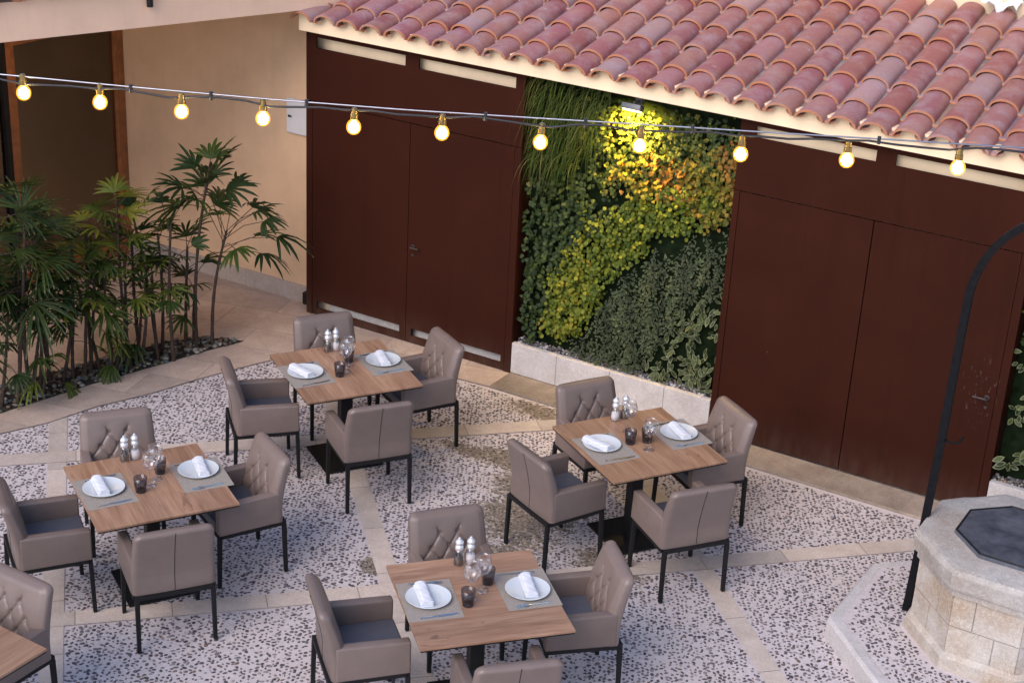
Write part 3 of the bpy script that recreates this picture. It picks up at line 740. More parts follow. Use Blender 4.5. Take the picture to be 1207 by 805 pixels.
def fan_leaf(mb, rng, base, dirv, pet, nseg, seglen, width, spread, droop, q, tip=0.0, up=Vector((0, 0, 1))):
    """petiole then a palmate fan of blunt segments"""
    dirv = dirv.normalized()
    end = base + dirv*pet + Vector((0, 0, -.10*pet))
    mid = base + dirv*(pet*.5) + Vector((0, 0, .03*pet))
    mb_pet = [base, mid, end]
    fd = (end-mid).normalized(); fd = (fd + Vector((0, 0, .12-.25*droop))).normalized()
    side = fd.cross(up)
    if side.length < .1: side = Vector((1, 0, 0))
    side.normalize()
    tilt = rng.uniform(-.5, .5)
    nrm = (side.cross(fd).normalized()*math.cos(tilt) + side*math.sin(tilt)).normalized(); side = fd.cross(nrm).normalized()
    for k in range(nseg):
        a = (k/(nseg-1)-.5)*spread if nseg > 1 else 0
        a += rng.uniform(-.06, .06)
        L = seglen*(1-.25*abs(a)/(spread/2+.01))*rng.uniform(.85, 1.1); w = width*rng.uniform(.8, 1.15)
        sd = (fd*math.cos(a)+side*math.sin(a)).normalized(); ss = sd.cross(nrm).normalized()
        vs = []; cl = []
        dr = droop*rng.uniform(.7, 1.4); qq = min(1, max(0, q+rng.uniform(-.12, .12)))
        for j, (s, ww) in enumerate([(0, .22), (.25, .80), (.55, 1.0), (.82, .72), (1.0, .16)]):
            c = end + sd*(L*s) + Vector((0, 0, -dr*L*s*s*.7)) + nrm*(.04*L*math.sin(s*3.1))
            vs += [c-ss*(w*ww/2)+nrm*(.18*w*ww), c, c+ss*(w*ww/2)+nrm*(.18*w*ww)]
            e = 1.0 if (s > .95 and tip > 0) else (tip*.3 if s > .8 else 0)
            cl += [(qq, e, 0)]*3
        fs = []
        for j in range(4):
            fs += [(3*j, 3*j+1, 3*j+4, 3*j+3), (3*j+1, 3*j+2, 3*j+5, 3*j+4)]
        mb.add(vs, fs, cl)
    return mb_pet
PG = 'lady palms in the bed before the house'
def palm(label, base, top, nl, rng, seglen=.24, width=.036, q=.35, nseg=7, spread=2.4, spreadh=.30, tip=0.2, bias=None, pet=.22, group=PG, droop=.36):
    t = thing('lady_palm', label, 'palm', (base[0], base[1], .015), group=group)
    b = Vector((0, 0, 0)); tp = Vector((top[0]-base[0], top[1]-base[1], top[2]-.015)); H = tp.length
    n = 12; pts = []; rad = []
    bow = Vector((rng.uniform(-.05, .05), rng.uniform(-.05, .05), 0))
    for k in range(n+1):
        s = k/n; pts.append(b.lerp(tp, s)+bow*math.sin(s*3.14)*H*.6); rad.append((.0165-.006*s)*(1.14 if k % 2 else .92))
    st = MB(); st.tube(pts, rad, 7); lf = MB()
    for i in range(nl):
        s = 1.0 - spreadh*(i/max(1, nl-1))*rng.uniform(.8, 1.1)
        p = b.lerp(tp, s)+bow*math.sin(s*3.14)*H*.6
        az = i*2.4+rng.uniform(-.4, .4); el = .95-1.0*(i/max(1, nl-1))+rng.uniform(-.25, .25)
        dv = Vector((math.cos(az)*math.cos(el), math.sin(az)*math.cos(el), math.sin(el)))
        if bias: dv = (dv+Vector(bias)*.7).normalized()
        pp = fan_leaf(lf, rng, p, dv, pet*rng.uniform(.7, 1.3), max(3, nseg+rng.choice([-1, 0, 0, 1])), seglen*rng.uniform(.8, 1.15), width, spread*rng.uniform(.8, 1.1), droop*rng.uniform(.6, 1.5), min(1, max(0, q+rng.gauss(0, .13))), tip)
        st.tube(pp, .0035, 5)
    st.build('stem', M['stem'], t, True, 60); lf.build('foliage', M['palm'], t)
    return t
rp = random.Random(31)
RX = Vector((.85, .52, 0))  # to the right in the picture
palm('lady palm with big drooping fans leaning right, nearest the brown doors', (-2.46, -1.13), (-2.33, -1.05, 1.11), 14, rp, .30, .036, .3, 8, 2.2, .22, .1, bias=(.55, .34, .50), pet=.44, droop=.5)
palm('tallest slim lady palm against the cream wall, crown well above its neighbours', (-2.52, -1.27), (-2.39, -1.20, 1.66), 13, rp, .30, .036, .30, 8, 2.6, .22, .1, pet=.20, bias=(.08, .04, .35), droop=.26)
palm('slim lady palm with a lone upright tuft against the cream wall, left of the tallest', (-2.49, -1.6), (-2.48, -1.59, 1.27), 6, rp, .22, .040, .30, 6, 2.0, .45, .1, bias=(0, 0, .5), pet=.26)
palm('lady palm before the window jamb with a bushy yellow-green crown', (-2.69, -1.93), (-2.74, -1.95, 1.46), 13, rp, .28, .028, .66, 10, 2.8, .28, .25, pet=.16, droop=.28)
palm('leaning lady palm with horizontal leaves just right of the window jamb', (-2.66, -1.62), (-2.80, -1.70, 1.30), 8, rp, .23, .036, .34, 7, 2.4, .35, .1)
palm('bright yellow-green low fan palm in the middle of the row', (-2.86, -2.3), (-2.80, -2.26, .98), 10, rp, .25, .034, .80, 9, 2.9, .4, .15, pet=.20)
palm('large fan palm with long pale tipped blades at the left edge', (-2.92, -3.0), (-2.80, -2.90, 1.50), 15, rp, .40, .020, .22, 15, 2.6, .40, 1.0, pet=.28, droop=.35)
palm('tall dark fan palm cut by the left picture edge', (-3.0, -3.32), (-2.92, -3.24, 1.75), 14, rp, .38, .022, .18, 13, 2.6, .5, .8, pet=.28, droop=.45)
common = 'slender lady palm cane with small dark leaves in the crowded row of the bed'
for base, top, nl, q in [((-2.66, -1.26), (-2.62, -1.24, .95), 6, .3), ((-2.75, -1.91), (-2.73, -1.90, 1.04), 7, .28), ((-2.80, -2.01), (-2.84, -2.04, .86), 8, .22), ((-2.96, -2.6), (-2.96, -2.59, 1.0), 9, .24),
                         ((-2.96, -2.72), (-2.93, -2.70, 1.25), 10, .24), ((-2.86, -2.24), (-2.78, -2.19, 1.10), 8, .26), ((-2.66, -1.84), (-2.59, -1.80, .72), 7, .32), ((-2.62, -1.66), (-2.66, -1.65, .80), 7, .28),
                         ((-2.61, -1.20), (-2.56, -1.20, .68), 5, .3), ((-2.93, -2.48), (-2.81, -2.41, 1.22), 10, .26), ((-2.84, -2.14), (-2.99, -2.24, .95), 8, .22), ((-3.05, -2.85), (-3.05, -2.82, 1.05), 9, .2),
                         ((-3.12, -3.1), (-3.05, -3.05, .85), 9, .2), ((-3.0, -2.55), (-3.08, -2.5, 1.45), 10, .2), ((-2.74, -1.80), (-2.70, -1.75, .55), 5, .3), ((-2.90, -2.40), (-2.88, -2.36, .6), 6, .25),
                         ((-3.22, -3.5), (-3.15, -3.4, 1.2), 10, .2), ((-2.93, -2.86), (-2.87, -2.82, 1.36), 9, .22), ((-3.06, -3.3), (-2.98, -3.22, 1.1), 10, .2), ((-3.08, -2.72), (-3.10, -2.66, 1.62), 9, .2), ((-2.90, -2.18), (-2.93, -2.12, 1.3), 8, .3), ((-2.78, -1.72), (-2.83, -1.70, 1.05), 7, .28), ((-2.98, -3.12), (-2.90, -3.05, .8), 8, .25), ((-2.70, -1.52), (-2.72, -1.50, 1.12), 6, .3), ((-2.99, -2.78), (-2.90, -2.70, .7), 8, .22)]:
    palm(common, base, top, nl+1 if top[2] > .9 else nl-2, rp, .24, .027, q+rp.choice([.05, .12, .35]), 7, 2.5, .46, .15, pet=.17, droop=.34)
palm('knee-high seedling palm with a folded drooping leaf at the front of the bed', (-2.72, -2.06), (-2.70, -2.06, .20), 3, rp, .22, .03, .5, 9, 2.4, .5, .1, pet=.10, droop=1.2)
palm('pale knee-high seedling palm near the left end of the bed', (-2.86, -2.78), (-2.83, -2.75, .24), 4, rp, .22, .026, .72, 9, 2.6, .5, .1, pet=.14, droop=1.0)

# ------------------------------------------------------------------ stone well with iron arch
wl = thing('stone_well', 'octagonal pale stone well with dark metal cover and pebbled step', 'well', (4.885, -1.87, 0))
def octa(r, c=(0, 0)):
    k = r*math.tan(R(22.5))
    return [(c[0]+x, c[1]+y) for x, y in [(-r, -k), (-k, -r), (k, -r), (r, -k), (r, k), (k, r), (-k, r), (-r, k)]]
def octprism(mb, levels, inner=None):
    """levels: (apothem, z) loft of octagons"""
    b = [octa(r) for r, z in levels]; vs = [(x, y, levels[i][1]) for i, ring in enumerate(b) for x, y in ring]; fs = []
    for i in range(len(levels)-1):
        for k in range(8):
            a = i*8+k; c = i*8+(k+1) % 8; fs.append((a, c, c+8, a+8))
    fs.append(tuple(range(7, -1, -1))); fs.append(tuple((len(levels)-1)*8+k for k in range(8)))
    mb.add(vs, fs)
def subdiv_noise(o, cuts, amp, seed):
    bm = bmesh.new(); bm.from_mesh(o.data)
    bmesh.ops.subdivide_edges(bm, edges=list(bm.edges), cuts=cuts, use_grid_fill=True)
    bmesh.ops.triangulate(bm, faces=[f for f in bm.faces if len(f.verts) > 4])
    bm.normal_update(); rg = random.Random(seed)
    from mathutils import noise
    for v in bm.verts:
        nv = noise.noise(v.co*9+Vector((seed, 0, 0)))*.6+noise.noise(v.co*24)*.5
        v.co += v.normal*(nv*amp)
    bm.to_mesh(o.data); bm.free()
    o.data.polygons.foreach_set('use_smooth', [True]*len(o.data.polygons)); o.data.set_sharp_from_angle(angle=R(38))
ST = .16
m = MB(); octprism(m, [(1.03, 0), (1.03, ST-.02), (1.008, ST)]); o = m.build('step', M['planter'], wl); subdiv_noise(o, 4, .006, 3)
m = MB(); m.add([(x, y, ST+.008) for x, y in octa(.945)], [tuple(range(8))]); m.build('step_paving', M['pebble'], wl)
mb = MB(); pebble_bed(mb, scatter(-.9, .9, -.9, .9, .0355, rpb, lambda x, y: max(abs(x), abs(y), (abs(x)+abs(y))*.7071) < .93 and max(abs(x), abs(y), (abs(x)+abs(y))*.7071) > .60), rpb, ST+.0085)
o = mb.build('step_pebbles', M['pebstone'], wl, True); o['kind'] = 'stuff'
# drum in courses of single blocks
dr = MB(); rw = random.Random(9)
def face_blocks(r, z0, z1, cuts):
    c = octa(r)
    for k in range(8):
        p, q = Vector((*c[k], 0)), Vector((*c[(k+1) % 8], 0)); ctr = (p+q)/2; nrm = ctr.normalized()
        xs = [0]+[x+rw.uniform(-.06, .06) for x in cuts[k % len(cuts)]]+[1]
        for a, b in zip(xs[:-1], xs[1:]):
            pr = rw.uniform(0, .006)
            u, v = p.lerp(q, a), p.lerp(q, b); e = (q-p).normalized()*.004
            u2, v2 = u+e, v-e
            i1, i2 = u2-nrm*.1, v2-nrm*.1
            dr.add([(i1.x, i1.y, z0+.004), (i2.x, i2.y, z0+.004), (v2.x+nrm.x*pr, v2.y+nrm.y*pr, z0+.004), (u2.x+nrm.x*pr, u2.y+nrm.y*pr, z0+.004),
                    (i1.x, i1.y, z1-.004), (i2.x, i2.y, z1-.004), (v2.x+nrm.x*pr, v2.y+nrm.y*pr, z1-.004), (u2.x+nrm.x*pr, u2.y+nrm.y*pr, z1-.004)],
                   [(3, 2, 1, 0), (4, 5, 6, 7), (0, 1, 5, 4), (1, 2, 6, 5), (2, 3, 7, 6), (3, 0, 4, 7)])
face_blocks(.540, .27, .475, [[.45], [.6], [.35]]); face_blocks(.540, .475, .70, [[.7], [.3], [.55]])
o = dr.build('drum', M['well'], wl); 
m = MB(); octprism(m, [(.532, ST), (.532, .72)]); m.build('drum_core', M['wellcap'], wl)
m = MB(); octprism(m, [(.575, ST), (.572, .255), (.545, .285)]); o = m.build('plinth', M['well'], wl); subdiv_noise(o, 4, .004, 5)
m = MB(); octprism(m, [(.546, .69), (.562, .70), (.562, .745), (.585, .755), (.592, .80), (.600, .86), (.585, .895), (.55, .905)]); o = m.build('cap', M['wellcap'], wl); subdiv_noise(o, 5, .010, 6)
m = MB(); octprism(m, [(.375, .895), (.375, .925), (.365, .929)]); o = m.build('cover', M['cover'], wl)
m = MB(); 
oc = octa(.365); m.tube([(x, y, .931) for x, y in oc+[oc[0]]], .007, 6); m.build('cover_rim', M['black'], o)
ia = thing('iron_arch', 'slim black wrought iron arch rising beside the stone well', 'arch', (4.262, -1.90, ST+.002))
pts = [(0, 0, 0), (.02, .0, .6), (.038, 0, 1.3), (.045, 0, 1.9), (.05, 0, 2.2)]
cx, cz, rr, rz = .05+.575, 2.24, .575, .66
for k in range(1, 30):
    a = math.pi - math.pi*k/30; pts.append((cx+rr*math.cos(a), 0, cz+rz*math.sin(a)))
pts += [(1.20, 0, 2.2), (1.21, 0, 1.3), (1.245, 0, 0)]
m = MB(); m.tube(pts, .033, 4); m.build('hoop', M['iron'], ia)
m = MB(); m.tube([(.045, -.0, 1.30), (.10, -.01, 1.29), (.14, -.01, 1.30), (.165, -.01, 1.335), (.17, -.01, 1.35)], .008, 6); m.build('hook', M['iron'], ia, True)
m = MB(); m.tube([(.47, 0, 2.87), (.47, 0, 2.62)], .010, 6); m.lathe([(.02, -.03), (.085, -.028), (.07, 0), (.085, .028), (.02, .03)], 18, mat=Matrix.Translation((.47, 0, 2.52)) @ Matrix.Rotation(R(90), 4, 'X'))
m.tube([(.47, -.045, 2.52), (.47, -.045, 2.62), (.47, .045, 2.62), (.47, .045, 2.52)], .010, 6); m.build('pulley', M['iron'], ia, True, 45)

# ------------------------------------------------------------------ string of bulbs
bulbs = [(-.912, -4.52, 3.293), (-.479, -4.317, 3.272), (-.02, -4.102, 3.254), (.436, -3.888, 3.251), (.94, -3.651, 3.243), (1.425, -3.423, 3.25), (1.963, -3.171, 3.24), (2.497, -2.92, 3.267), (3.037, -2.667, 3.264), (3.596, -2.404, 3.279), (4.177, -2.132, 3.286)]
blab = ['leftmost lit round bulb on the string, before the dark window near the picture edge', 'lit round bulb before the right half of the dark window, second on the string',
        'lit round bulb before the cream wall, just right of the window frame', 'lit round bulb before the cream wall, above the palms and beside the meter box',
        'lit round bulb before the left leaf of the left brown doors', 'lit round bulb before the right leaf of the left brown doors', 'lit round bulb before the hanging grass at the left of the plant wall',
        'lit round bulb just below the floodlight, before the middle of the plant wall', 'lit round bulb where the plant wall meets the right brown doors', 'lit round bulb before the first slot of the right brown doors',
        'rightmost lit round bulb on the string, just below the eaves tiles']
cord_z = {}
pts = []
cp = [(-1.042, -4.581, 3.371), (-.274, -4.221, 3.364), (.437, -3.887, 3.352), (.939, -3.652, 3.353), (1.422, -3.425, 3.362), (1.957, -3.174, 3.360), (2.489, -2.924, 3.378), (3.025, -2.672, 3.384), (3.58, -2.412, 3.405), (4.159, -2.14, 3.405), (4.499, -1.981, 3.418)]
dv = (Vector(cp[-1])-Vector(cp[0])).normalized()
def lerp_line(l, x):
    for a, b in zip(l[:-1], l[1:]):
        if a[0] <= x <= b[0]:
            s = (x-a[0])/(b[0]-a[0]); return tuple(a[i]+(b[i]-a[i])*s for i in range(3))
    a, b = (l[0], l[1]) if x < l[0][0] else (l[-2], l[-1])
    s = (x-a[0])/(b[0]-a[0]); return tuple(a[i]+(b[i]-a[i])*s for i in range(3))
cab = [(-1.04, -4.58, 3.398), (-.273, -4.221, 3.383), (.437, -3.887, 3.374), (1.232, -3.514, 3.374), (1.969, -3.168, 3.387), (2.514, -2.912, 3.398), (3.055, -2.659, 3.407), (3.589, -2.408, 3.418), (4.498, -1.981, 3.435)]
sl = thing('string_light_cable', 'thin silver cable with black flex strung across the courtyard', 'cable', (1.6, -3.34, 3.38))
def loc(p): return (p[0]-1.6, p[1]+3.34, p[2]-3.38)
xs = [-4.0+.14*i for i in range(76)]
m = MB(); m.tube([loc(lerp_line(cab, x)) for x in xs], .0056, 6); m.build('steel_cable', M['cable'], sl, True)
m = MB(); rc = random.Random(3); cpts = []
for i, x in enumerate(xs):
    p = lerp_line(cp, x); dmin = min(abs(x-b[0]) for b in bulbs)
    cpts.append(loc((p[0], p[1]-.006+rc.uniform(-.004, .004), p[2]-.004+.010*math.sin(i*1.3)-(.012 if dmin < .08 else 0))))
m.tube(cpts, .0075, 6); m.build('flex', M['cord'], sl, True)
for k, x in enumerate([-.3, .68, 1.66, 2.77, 3.75, .15, 2.2]):
    p = lerp_line(cab, x); q = lerp_line(cp, x); m = MB()
    m.tube([loc((p[0], p[1], p[2]+.016)), loc((q[0], q[1]-.003, q[2]-.014))], .012, 6); m.build('cable_tie', M['cord'], sl)
proto = None
for b, l in zip(bulbs, blab):
    if proto is None:
        o = thing('light_bulb', l, 'light bulb', b, group='lit bulbs on the string')
        m = MB(); m.lathe([(.004, -.046), (.018, -.043), (.033, -.033), (.043, -.014), (.045, .002), (.041, .020), (.031, .036), (.020, .046)], 20); gb = m.build('globe', M['globe'], o, True)
        m = MB(); m.lathe([(.003, -.035), (.014, -.032), (.025, -.023), (.031, -.009), (.031, .004), (.027, .016), (.018, .027), (.008, .032)], 18); m.build('glowing_core', M['bulb'], gb, True)
        m = MB(); m.lathe([(.020, .044), (.024, .048), (.024, .078), (.020, .082), (.018, .112), (.012, .118)], 14); m.build('socket', M['brass'], o, True, 40)
        proto = o
    else:
        o = copy_tree(proto); o.location = b; o['label'] = l; o.rotation_euler = (rc.uniform(-.06, .06), rc.uniform(-.06, .06), rc.uniform(0, 6))
    # keep the socket touching the flex
# ------------------------------------------------------------------ chairs
def build_chair():
    root = thing('armchair', 'armchair', 'chair', group='taupe tufted armchairs around the tables')
    # backrest: lofted rounded slab with tufted front
    mb = MB(); NZ, NF, NB = 66, 92, 26
    zb, zt = .405, .862
    rows1, rows2, rows3 = .735, .650, .565
    btn = [(-.06, rows1), (.06, rows1), (-.12, rows2), (0, rows2), (.12, rows2), (-.06, rows3), (.06, rows3)]
    seg = []
    def near(a, b): return abs(a[0]-b[0]) < .07 and abs(a[1]-b[1]) < .1 and abs(a[1]-b[1]) > .01
    for i in range(len(btn)):
        for j in range(i+1, len(btn)):
            if near(btn[i], btn[j]): seg.append((btn[i], btn[j]))
    seg += [((-.12, rows2), (-.185, rows3+.01)), ((.12, rows2), (.185, rows3+.01)), ((-.06, rows3), (-.12, .49)), ((.06, rows3), (.12, .49)), ((-.06, rows3), (0, .49)), ((.06, rows3), (0, .49)),
            ((-.06, rows1), (-.075, rows1+.035)), ((.06, rows1), (.075, rows1+.035))]
    def dseg(x, z, s):
        (ax, az), (bx, bz) = s; dx, dz = bx-ax, bz-az; tt = max(0, min(1, ((x-ax)*dx+(z-az)*dz)/(dx*dx+dz*dz)))
        return math.hypot(x-ax-dx*tt, z-az-dz*tt)
    def tuft(x, z):
        dl = min(dseg(x, z, s) for s in seg); db = min(math.hypot(x-bx, z-bz) for bx, bz in btn)
        fade = 1.0
        return -(.010*math.exp(-(dl/.0055)**2) + .005*math.exp(-(dl/.028)**2) + .016*math.exp(-(db/.016)**2))*fade + .006
    for i in range(NZ):
        s = i/(NZ-1); s = 1-(1-s)**1.25
        z = zb+(zt-zb)*s
        f = max(0, (z-.52)/(zt-.52)); yo = -.222 - .078*f**1.35
        th = .088-.022*f
        w = .262-.014*f
        e = zt-z
        if e < .045: k = .045-math.sqrt(max(0, .045**2-(.045-e)**2)); w -= k*1.05
        k2 = 0
        if e < .03: k2 = .03-math.sqrt(max(0, .03**2-(.03-e)**2))
        y0, y1 = yo+k2, yo+th-k2
        rc = min(.028, (y1-y0)/2*.98)
        ring = []
        for j in range(NF):                                   # front, left to right
            x = -w+rc+(2*w-2*rc)*j/(NF-1)
            puff = .012*(1-(x/w)**4)*(1 if e > .03 else e/.03)
            dy = tuft(x, z) if z > .47 and e > .012 else 0
            ring.append((x, y1+puff+dy*min(1, (w-rc-abs(x))/.02), z))
        for q in range(1, 6): a = math.pi/2*q/6; ring.append((w-rc+rc*math.sin(a), y1-rc+rc*math.cos(a), z))
        for q in range(0, 6): a = math.pi/2*q/6; ring.append((w-rc+rc*math.cos(a), y0+rc-rc*math.sin(a), z))
        for j in range(NB):
            u = j/(NB-1); x = (w-rc)-(2*w-2*rc)*u
            ring.append((x, y0-.006*(1-(x/w)**2), z))
        for q in range(1, 6): a = math.pi/2*q/6; ring.append((-(w-rc)-rc*math.sin(a), y0+rc-rc*math.cos(a), z))
        for q in range(0, 6): a = math.pi/2*q/6; ring.append((-(w-rc)-rc*math.cos(a), y1-rc+rc*math.sin(a), z))
        n = len(ring); mb.v += ring
    for i in range(NZ-1):
        for j in range(n):
            a = i*n+j; b = i*n+(j+1) % n; mb.f.append((a, a+n, b+n, b))
    mb.f.append(tuple(range(n))); mb.f.append(tuple((NZ-1)*n+j for j in range(n-1, -1, -1)))
    bo = mb.build('backrest', M['leather'], root, True, 60)
    m = MB()
    def ysurf(x, z):
        f = max(0, (z-.52)/(zt-.52)); return -.222-.078*f**1.35+.088-.022*f+.012*(1-(x/.255)**4)-.022
    for bx, bz in btn: m.lathe([(.009, 0), (.008, .004), (.004, .006)], 8, mat=Matrix.Translation((bx, ysurf(bx, bz), bz)) @ Matrix.Rotation(R(-90), 4, 'X'))
    m.build('button', M['leather'], bo, True)
    m = MB()                                                   # seam down the back
    pts = []
    for k in range(14):
        z = .41+.44*k/13; f = max(0, (z-.52)/(zt-.52)); pts.append((.0, -.222-.078*f**1.35-.006, z))
    m.tube(pts, .0022, 5); m.build('seam', M['leg'], bo)
    for sx in (-1, 1):
        m = MB()
        def fn(p):
            z = p.z
            if z > .5: z += .012*(1-(p.y+.2)/.44) - .004
            return Vector((p.x + sx*(-.006 if p.z > .5 else 0), p.y, z))
        x0, x1 = (.203, .268) if sx > 0 else (-.268, -.203)
        m.box(x0, x1, -.20, .245, .405, .622, .014, fn=fn, seg=3); m.build('armrest', M['leather'], root, True, 50)
    m = MB()
    def puff(p):
        if p.z > .45: return Vector((p.x, p.y, p.z+.010*(1-(p.x/.2)**2)*(1-((p.y-.05)/.2)**2)))
        return p
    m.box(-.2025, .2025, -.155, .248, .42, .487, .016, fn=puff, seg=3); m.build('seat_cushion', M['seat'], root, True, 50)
    m = MB(); m.box(-.2025, .2025, -.15, .240, .405, .425, .004); m.build('seat_base', M['leather'], root)
    m = MB()
    for y in (-.232, .232): m.box(-.25, .25, y-.013, y+.013, .378, .4045)
    for x in (-.247, .247): m.box(x-.013, x+.013, -.219, .219, .378, .4045)
    m.build('frame', M['leg'], root)
    for x in (-.240, .240):
        for y in (-.232, .232):
            m = MB(); m.box(-.0145, .0145, -.0145, .0145, 0, .3775, .002, seg=1, fn=lambda p, x=x, y=y: Vector((x+p.x*(.86+.14*p.z/.38)-(0 if p.z > .1 else -.003*(1 if x > 0 else -1)), y+p.y*(.86+.14*p.z/.38)+(0 if p.z > .1 else (.010 if y > 0 else -.010)), p.z)))
            m.build('leg', M['leg'], root)
    return root
chair0 = build_chair()
TB = {'A': 'the left table by the palms', 'C': 'the rear table by the left doors', 'D': 'the right table by the plant wall', 'E': 'the front middle table', 'F': 'the cut-off corner table'}
POS = {'f': 'back to camera, at', 'l': 'left of', 'r': 'right of', 't': 'on the far side of'}
chairs = [('C', 'f', .272, -2.506, 54.55), ('A', 'f', .275, -4.696, 54.78), ('D', 'f', 2.72, -2.227, 53.37), ('D', 'l', 1.825, -2.404, -25.54), ('A', 'r', .140, -3.84, 152.5), ('C', 'r', .057, -1.555, 150.69),
          ('C', 'l', -.637, -2.642, -42.2), ('A', 'l', -.56, -4.915, -35.0), ('A', 't', -.746, -4.029, 230.7), ('C', 't', -.655, -1.735, 234.75), ('D', 't', 1.691, -1.527, 239.1), ('E', 't', 1.899, -3.808, 231.3),
          ('D', 'r', 2.457, -1.327, 145.56), ('E', 'l', 1.808, -4.709, -41.7), ('E', 'r', 2.70, -3.70, 133.5), ('E', 'f', 2.772, -4.639, 45.7), ('F', 't', .125, -6.005, 180.0)]
for i, (tb, sd, x, y, a) in enumerate(chairs):
    o = chair0 if i == 0 else copy_tree(chair0)
    o.location = (x, y, .009); o.rotation_euler = (0, 0, R(a))
    o['label'] = 'taupe leather armchair %s %s' % (POS[sd], TB[tb])

# ------------------------------------------------------------------ tables and settings
def build_table(wood):
    t = thing('dining_table', 'table', 'table', group='square oak dining tables')
    m = MB(); m.box(-.46, .46, -.458, .458, .734, .750, .0015, seg=1); m.build('tabletop', M[wood], t)
    m = MB(); m.box(-.457, .457, -.455, .455, .724, .733); m.build('top_edge', M['black'], t)
    m = MB(); m.box(-.045, .045, -.045, .045, .012, .724, .004, seg=1); m.box(-.2, .2, -.03, .03, .705, .7235); m.build('column', M['black'], t)
    m = MB(); m.box(-.235, .235, -.24, .24, 0, .012, .002, seg=1); m.build('base_plate', M['black'], t)
    return t
tdef = {'A': (-.158, -4.369, 58.75, 'wood2'), 'C': (-.23, -2.133, 56.99, 'wood2'), 'D': (2.179, -1.869, 57.21, 'wood2'), 'E': (2.327, -4.244, 47.56, 'wood'), 'F': (.205, -6.527, -1.2, 'wood2')}
tl = {'A': 'square oak table laid for two at the left, nearest the palm bed', 'C': 'square oak table laid for two at the rear, before the left brown doors', 'D': 'square oak table laid for two at the right, before the plant wall',
      'E': 'square oak table laid for two at the bottom middle, nearest the camera', 'F': 'oak table corner cut off by the lower left picture edge'}
tp = {}
tables = {}
for k, (x, y, a, w) in tdef.items():
    if w not in tp: o = build_table(w); tp[w] = o
    else: o = copy_tree(tp[w])
    o.location = (x, y, .009); o.rotation_euler = (0, 0, R(a)); o['label'] = tl[k]; tables[k] = o
ZT = .759
def place(o, k, lx, ly, lz, rz):
    x, y, a, w = tdef[k]; a = R(a)
    o.location = (x+lx*math.cos(a)-ly*math.sin(a), y+lx*math.sin(a)+ly*math.cos(a), ZT+lz); o.rotation_euler = (0, 0, a+rz)
first = {}
def item(kind, maker, k, lx, ly, lz, rz, label, cat, group):
    if kind not in first: o = maker(); first[kind] = o
    else: o = copy_tree(first[kind])
    place(o, k, lx, ly, lz, rz); tag(o, label, cat, group); return o
def mk_mat():
    m = MB(); m.box(-.165, .165, -.21, .21, 0, .002, .0008, seg=1); return m.build('placemat', M['mat'])
def mk_plate():
    m = MB(); m.lathe([(.070, 0), (.078, .002), (.085, .005), (.110, .010), (.134, .017), (.137, .019), (.135, .0205), (.108, .0135), (.086, .009), (.078, .007), (.0, .0065)], 48); return m.build('plate', M['porcelain'], None, True, 50)
def mk_napkin(seed):
    def f():
        r = random.Random(seed); root = MB(); W, L, NX, NY = .076, .235, 9, 22
        # folded linen: three stacked soft layers
        for lay in range(3):
            vs = []; ww = W*(1-.10*lay); ox = r.uniform(-.006, .006); oa = r.uniform(-.05, .05)
            for top in (0, 1):
                for j in range(NY):
                    for i in range(NX):
                        u = i/(NX-1)-.5; v = j/(NY-1)-.5
                        x = u*ww+ox+oa*v*.1; y = v*L*(1-.02*lay)
                        h = .011*lay+(.0100 if top else .0003)+.004*(1-(2*u)**2)*(lay == 2)*top
                        ed = max(0, abs(u)*2-.75)/.25; 
                        h -= (ed*ed*.003 if top else -ed*ed*.0022)
                        h += .0012*math.sin(v*14+lay)+.0010*math.sin(u*9+v*21+lay*2) if top else 0
                        vs.append((x, y, h+.010+.003*(2*v)**2))
            n = NX*NY; fs = []
            for j in range(NY-1):
                for i in range(NX-1):
                    a = j*NX+i; fs.append((n+a, n+a+1, n+a+NX+1, n+a+NX)); fs.append((a+NX, a+NX+1, a+1, a))
            for j in range(NY-1):
                a = j*NX; fs.append((a, n+a, n+a+NX, a+NX)); a = j*NX+NX-1; fs.append((a+NX, n+a+NX, n+a, a))
            for i in range(NX-1):
                a = i; fs.append((a+1, n+a+1, n+a, a)); a = (NY-1)*NX+i; fs.append((a, n+a, n+a+1, a+1))
            root.add(vs, fs)
        return root.build('napkin', M['linen'], None, True, 60)
    return f
def mk_knife():
    m = MB()
    m.box(-.007, .007, -.115, -.005, 0, .006, .002); 
    m.add([(-.008, -.005, .001), (.009, -.005, .001), (.010, .07, .001), (.004, .115, .001), (-.006, .118, .001), (-.008, -.005, .004), (.009, -.005, .003), (.010, .07, .002), (.004, .115, .002), (-.006, .118, .003)],
          [(4, 3, 2, 1, 0), (5, 6, 7, 8, 9), (0, 1, 6, 5), (1, 2, 7, 6), (2, 3, 8, 7), (3, 4, 9, 8), (4, 0, 5, 9)])
    return m.build('table_knife', M['steel'], None, True, 30)
def mk_fork():
    m = MB()
    m.tube([(0, -.105, .003), (0, -.06, .004), (0, 0, .006), (0, .03, .009)], [.006, .005, .003, .004], 8)
    m.box(-.012, .012, .028, .058, .006, .009, .001)
    for i in range(4): x = -.0098+i*.0065; m.tube([(x, .055, .0075), (x, .085, .006), (x, .103, .008)], .0016, 5)
    return m.build('table_fork', M['steel'], None, True, 40)
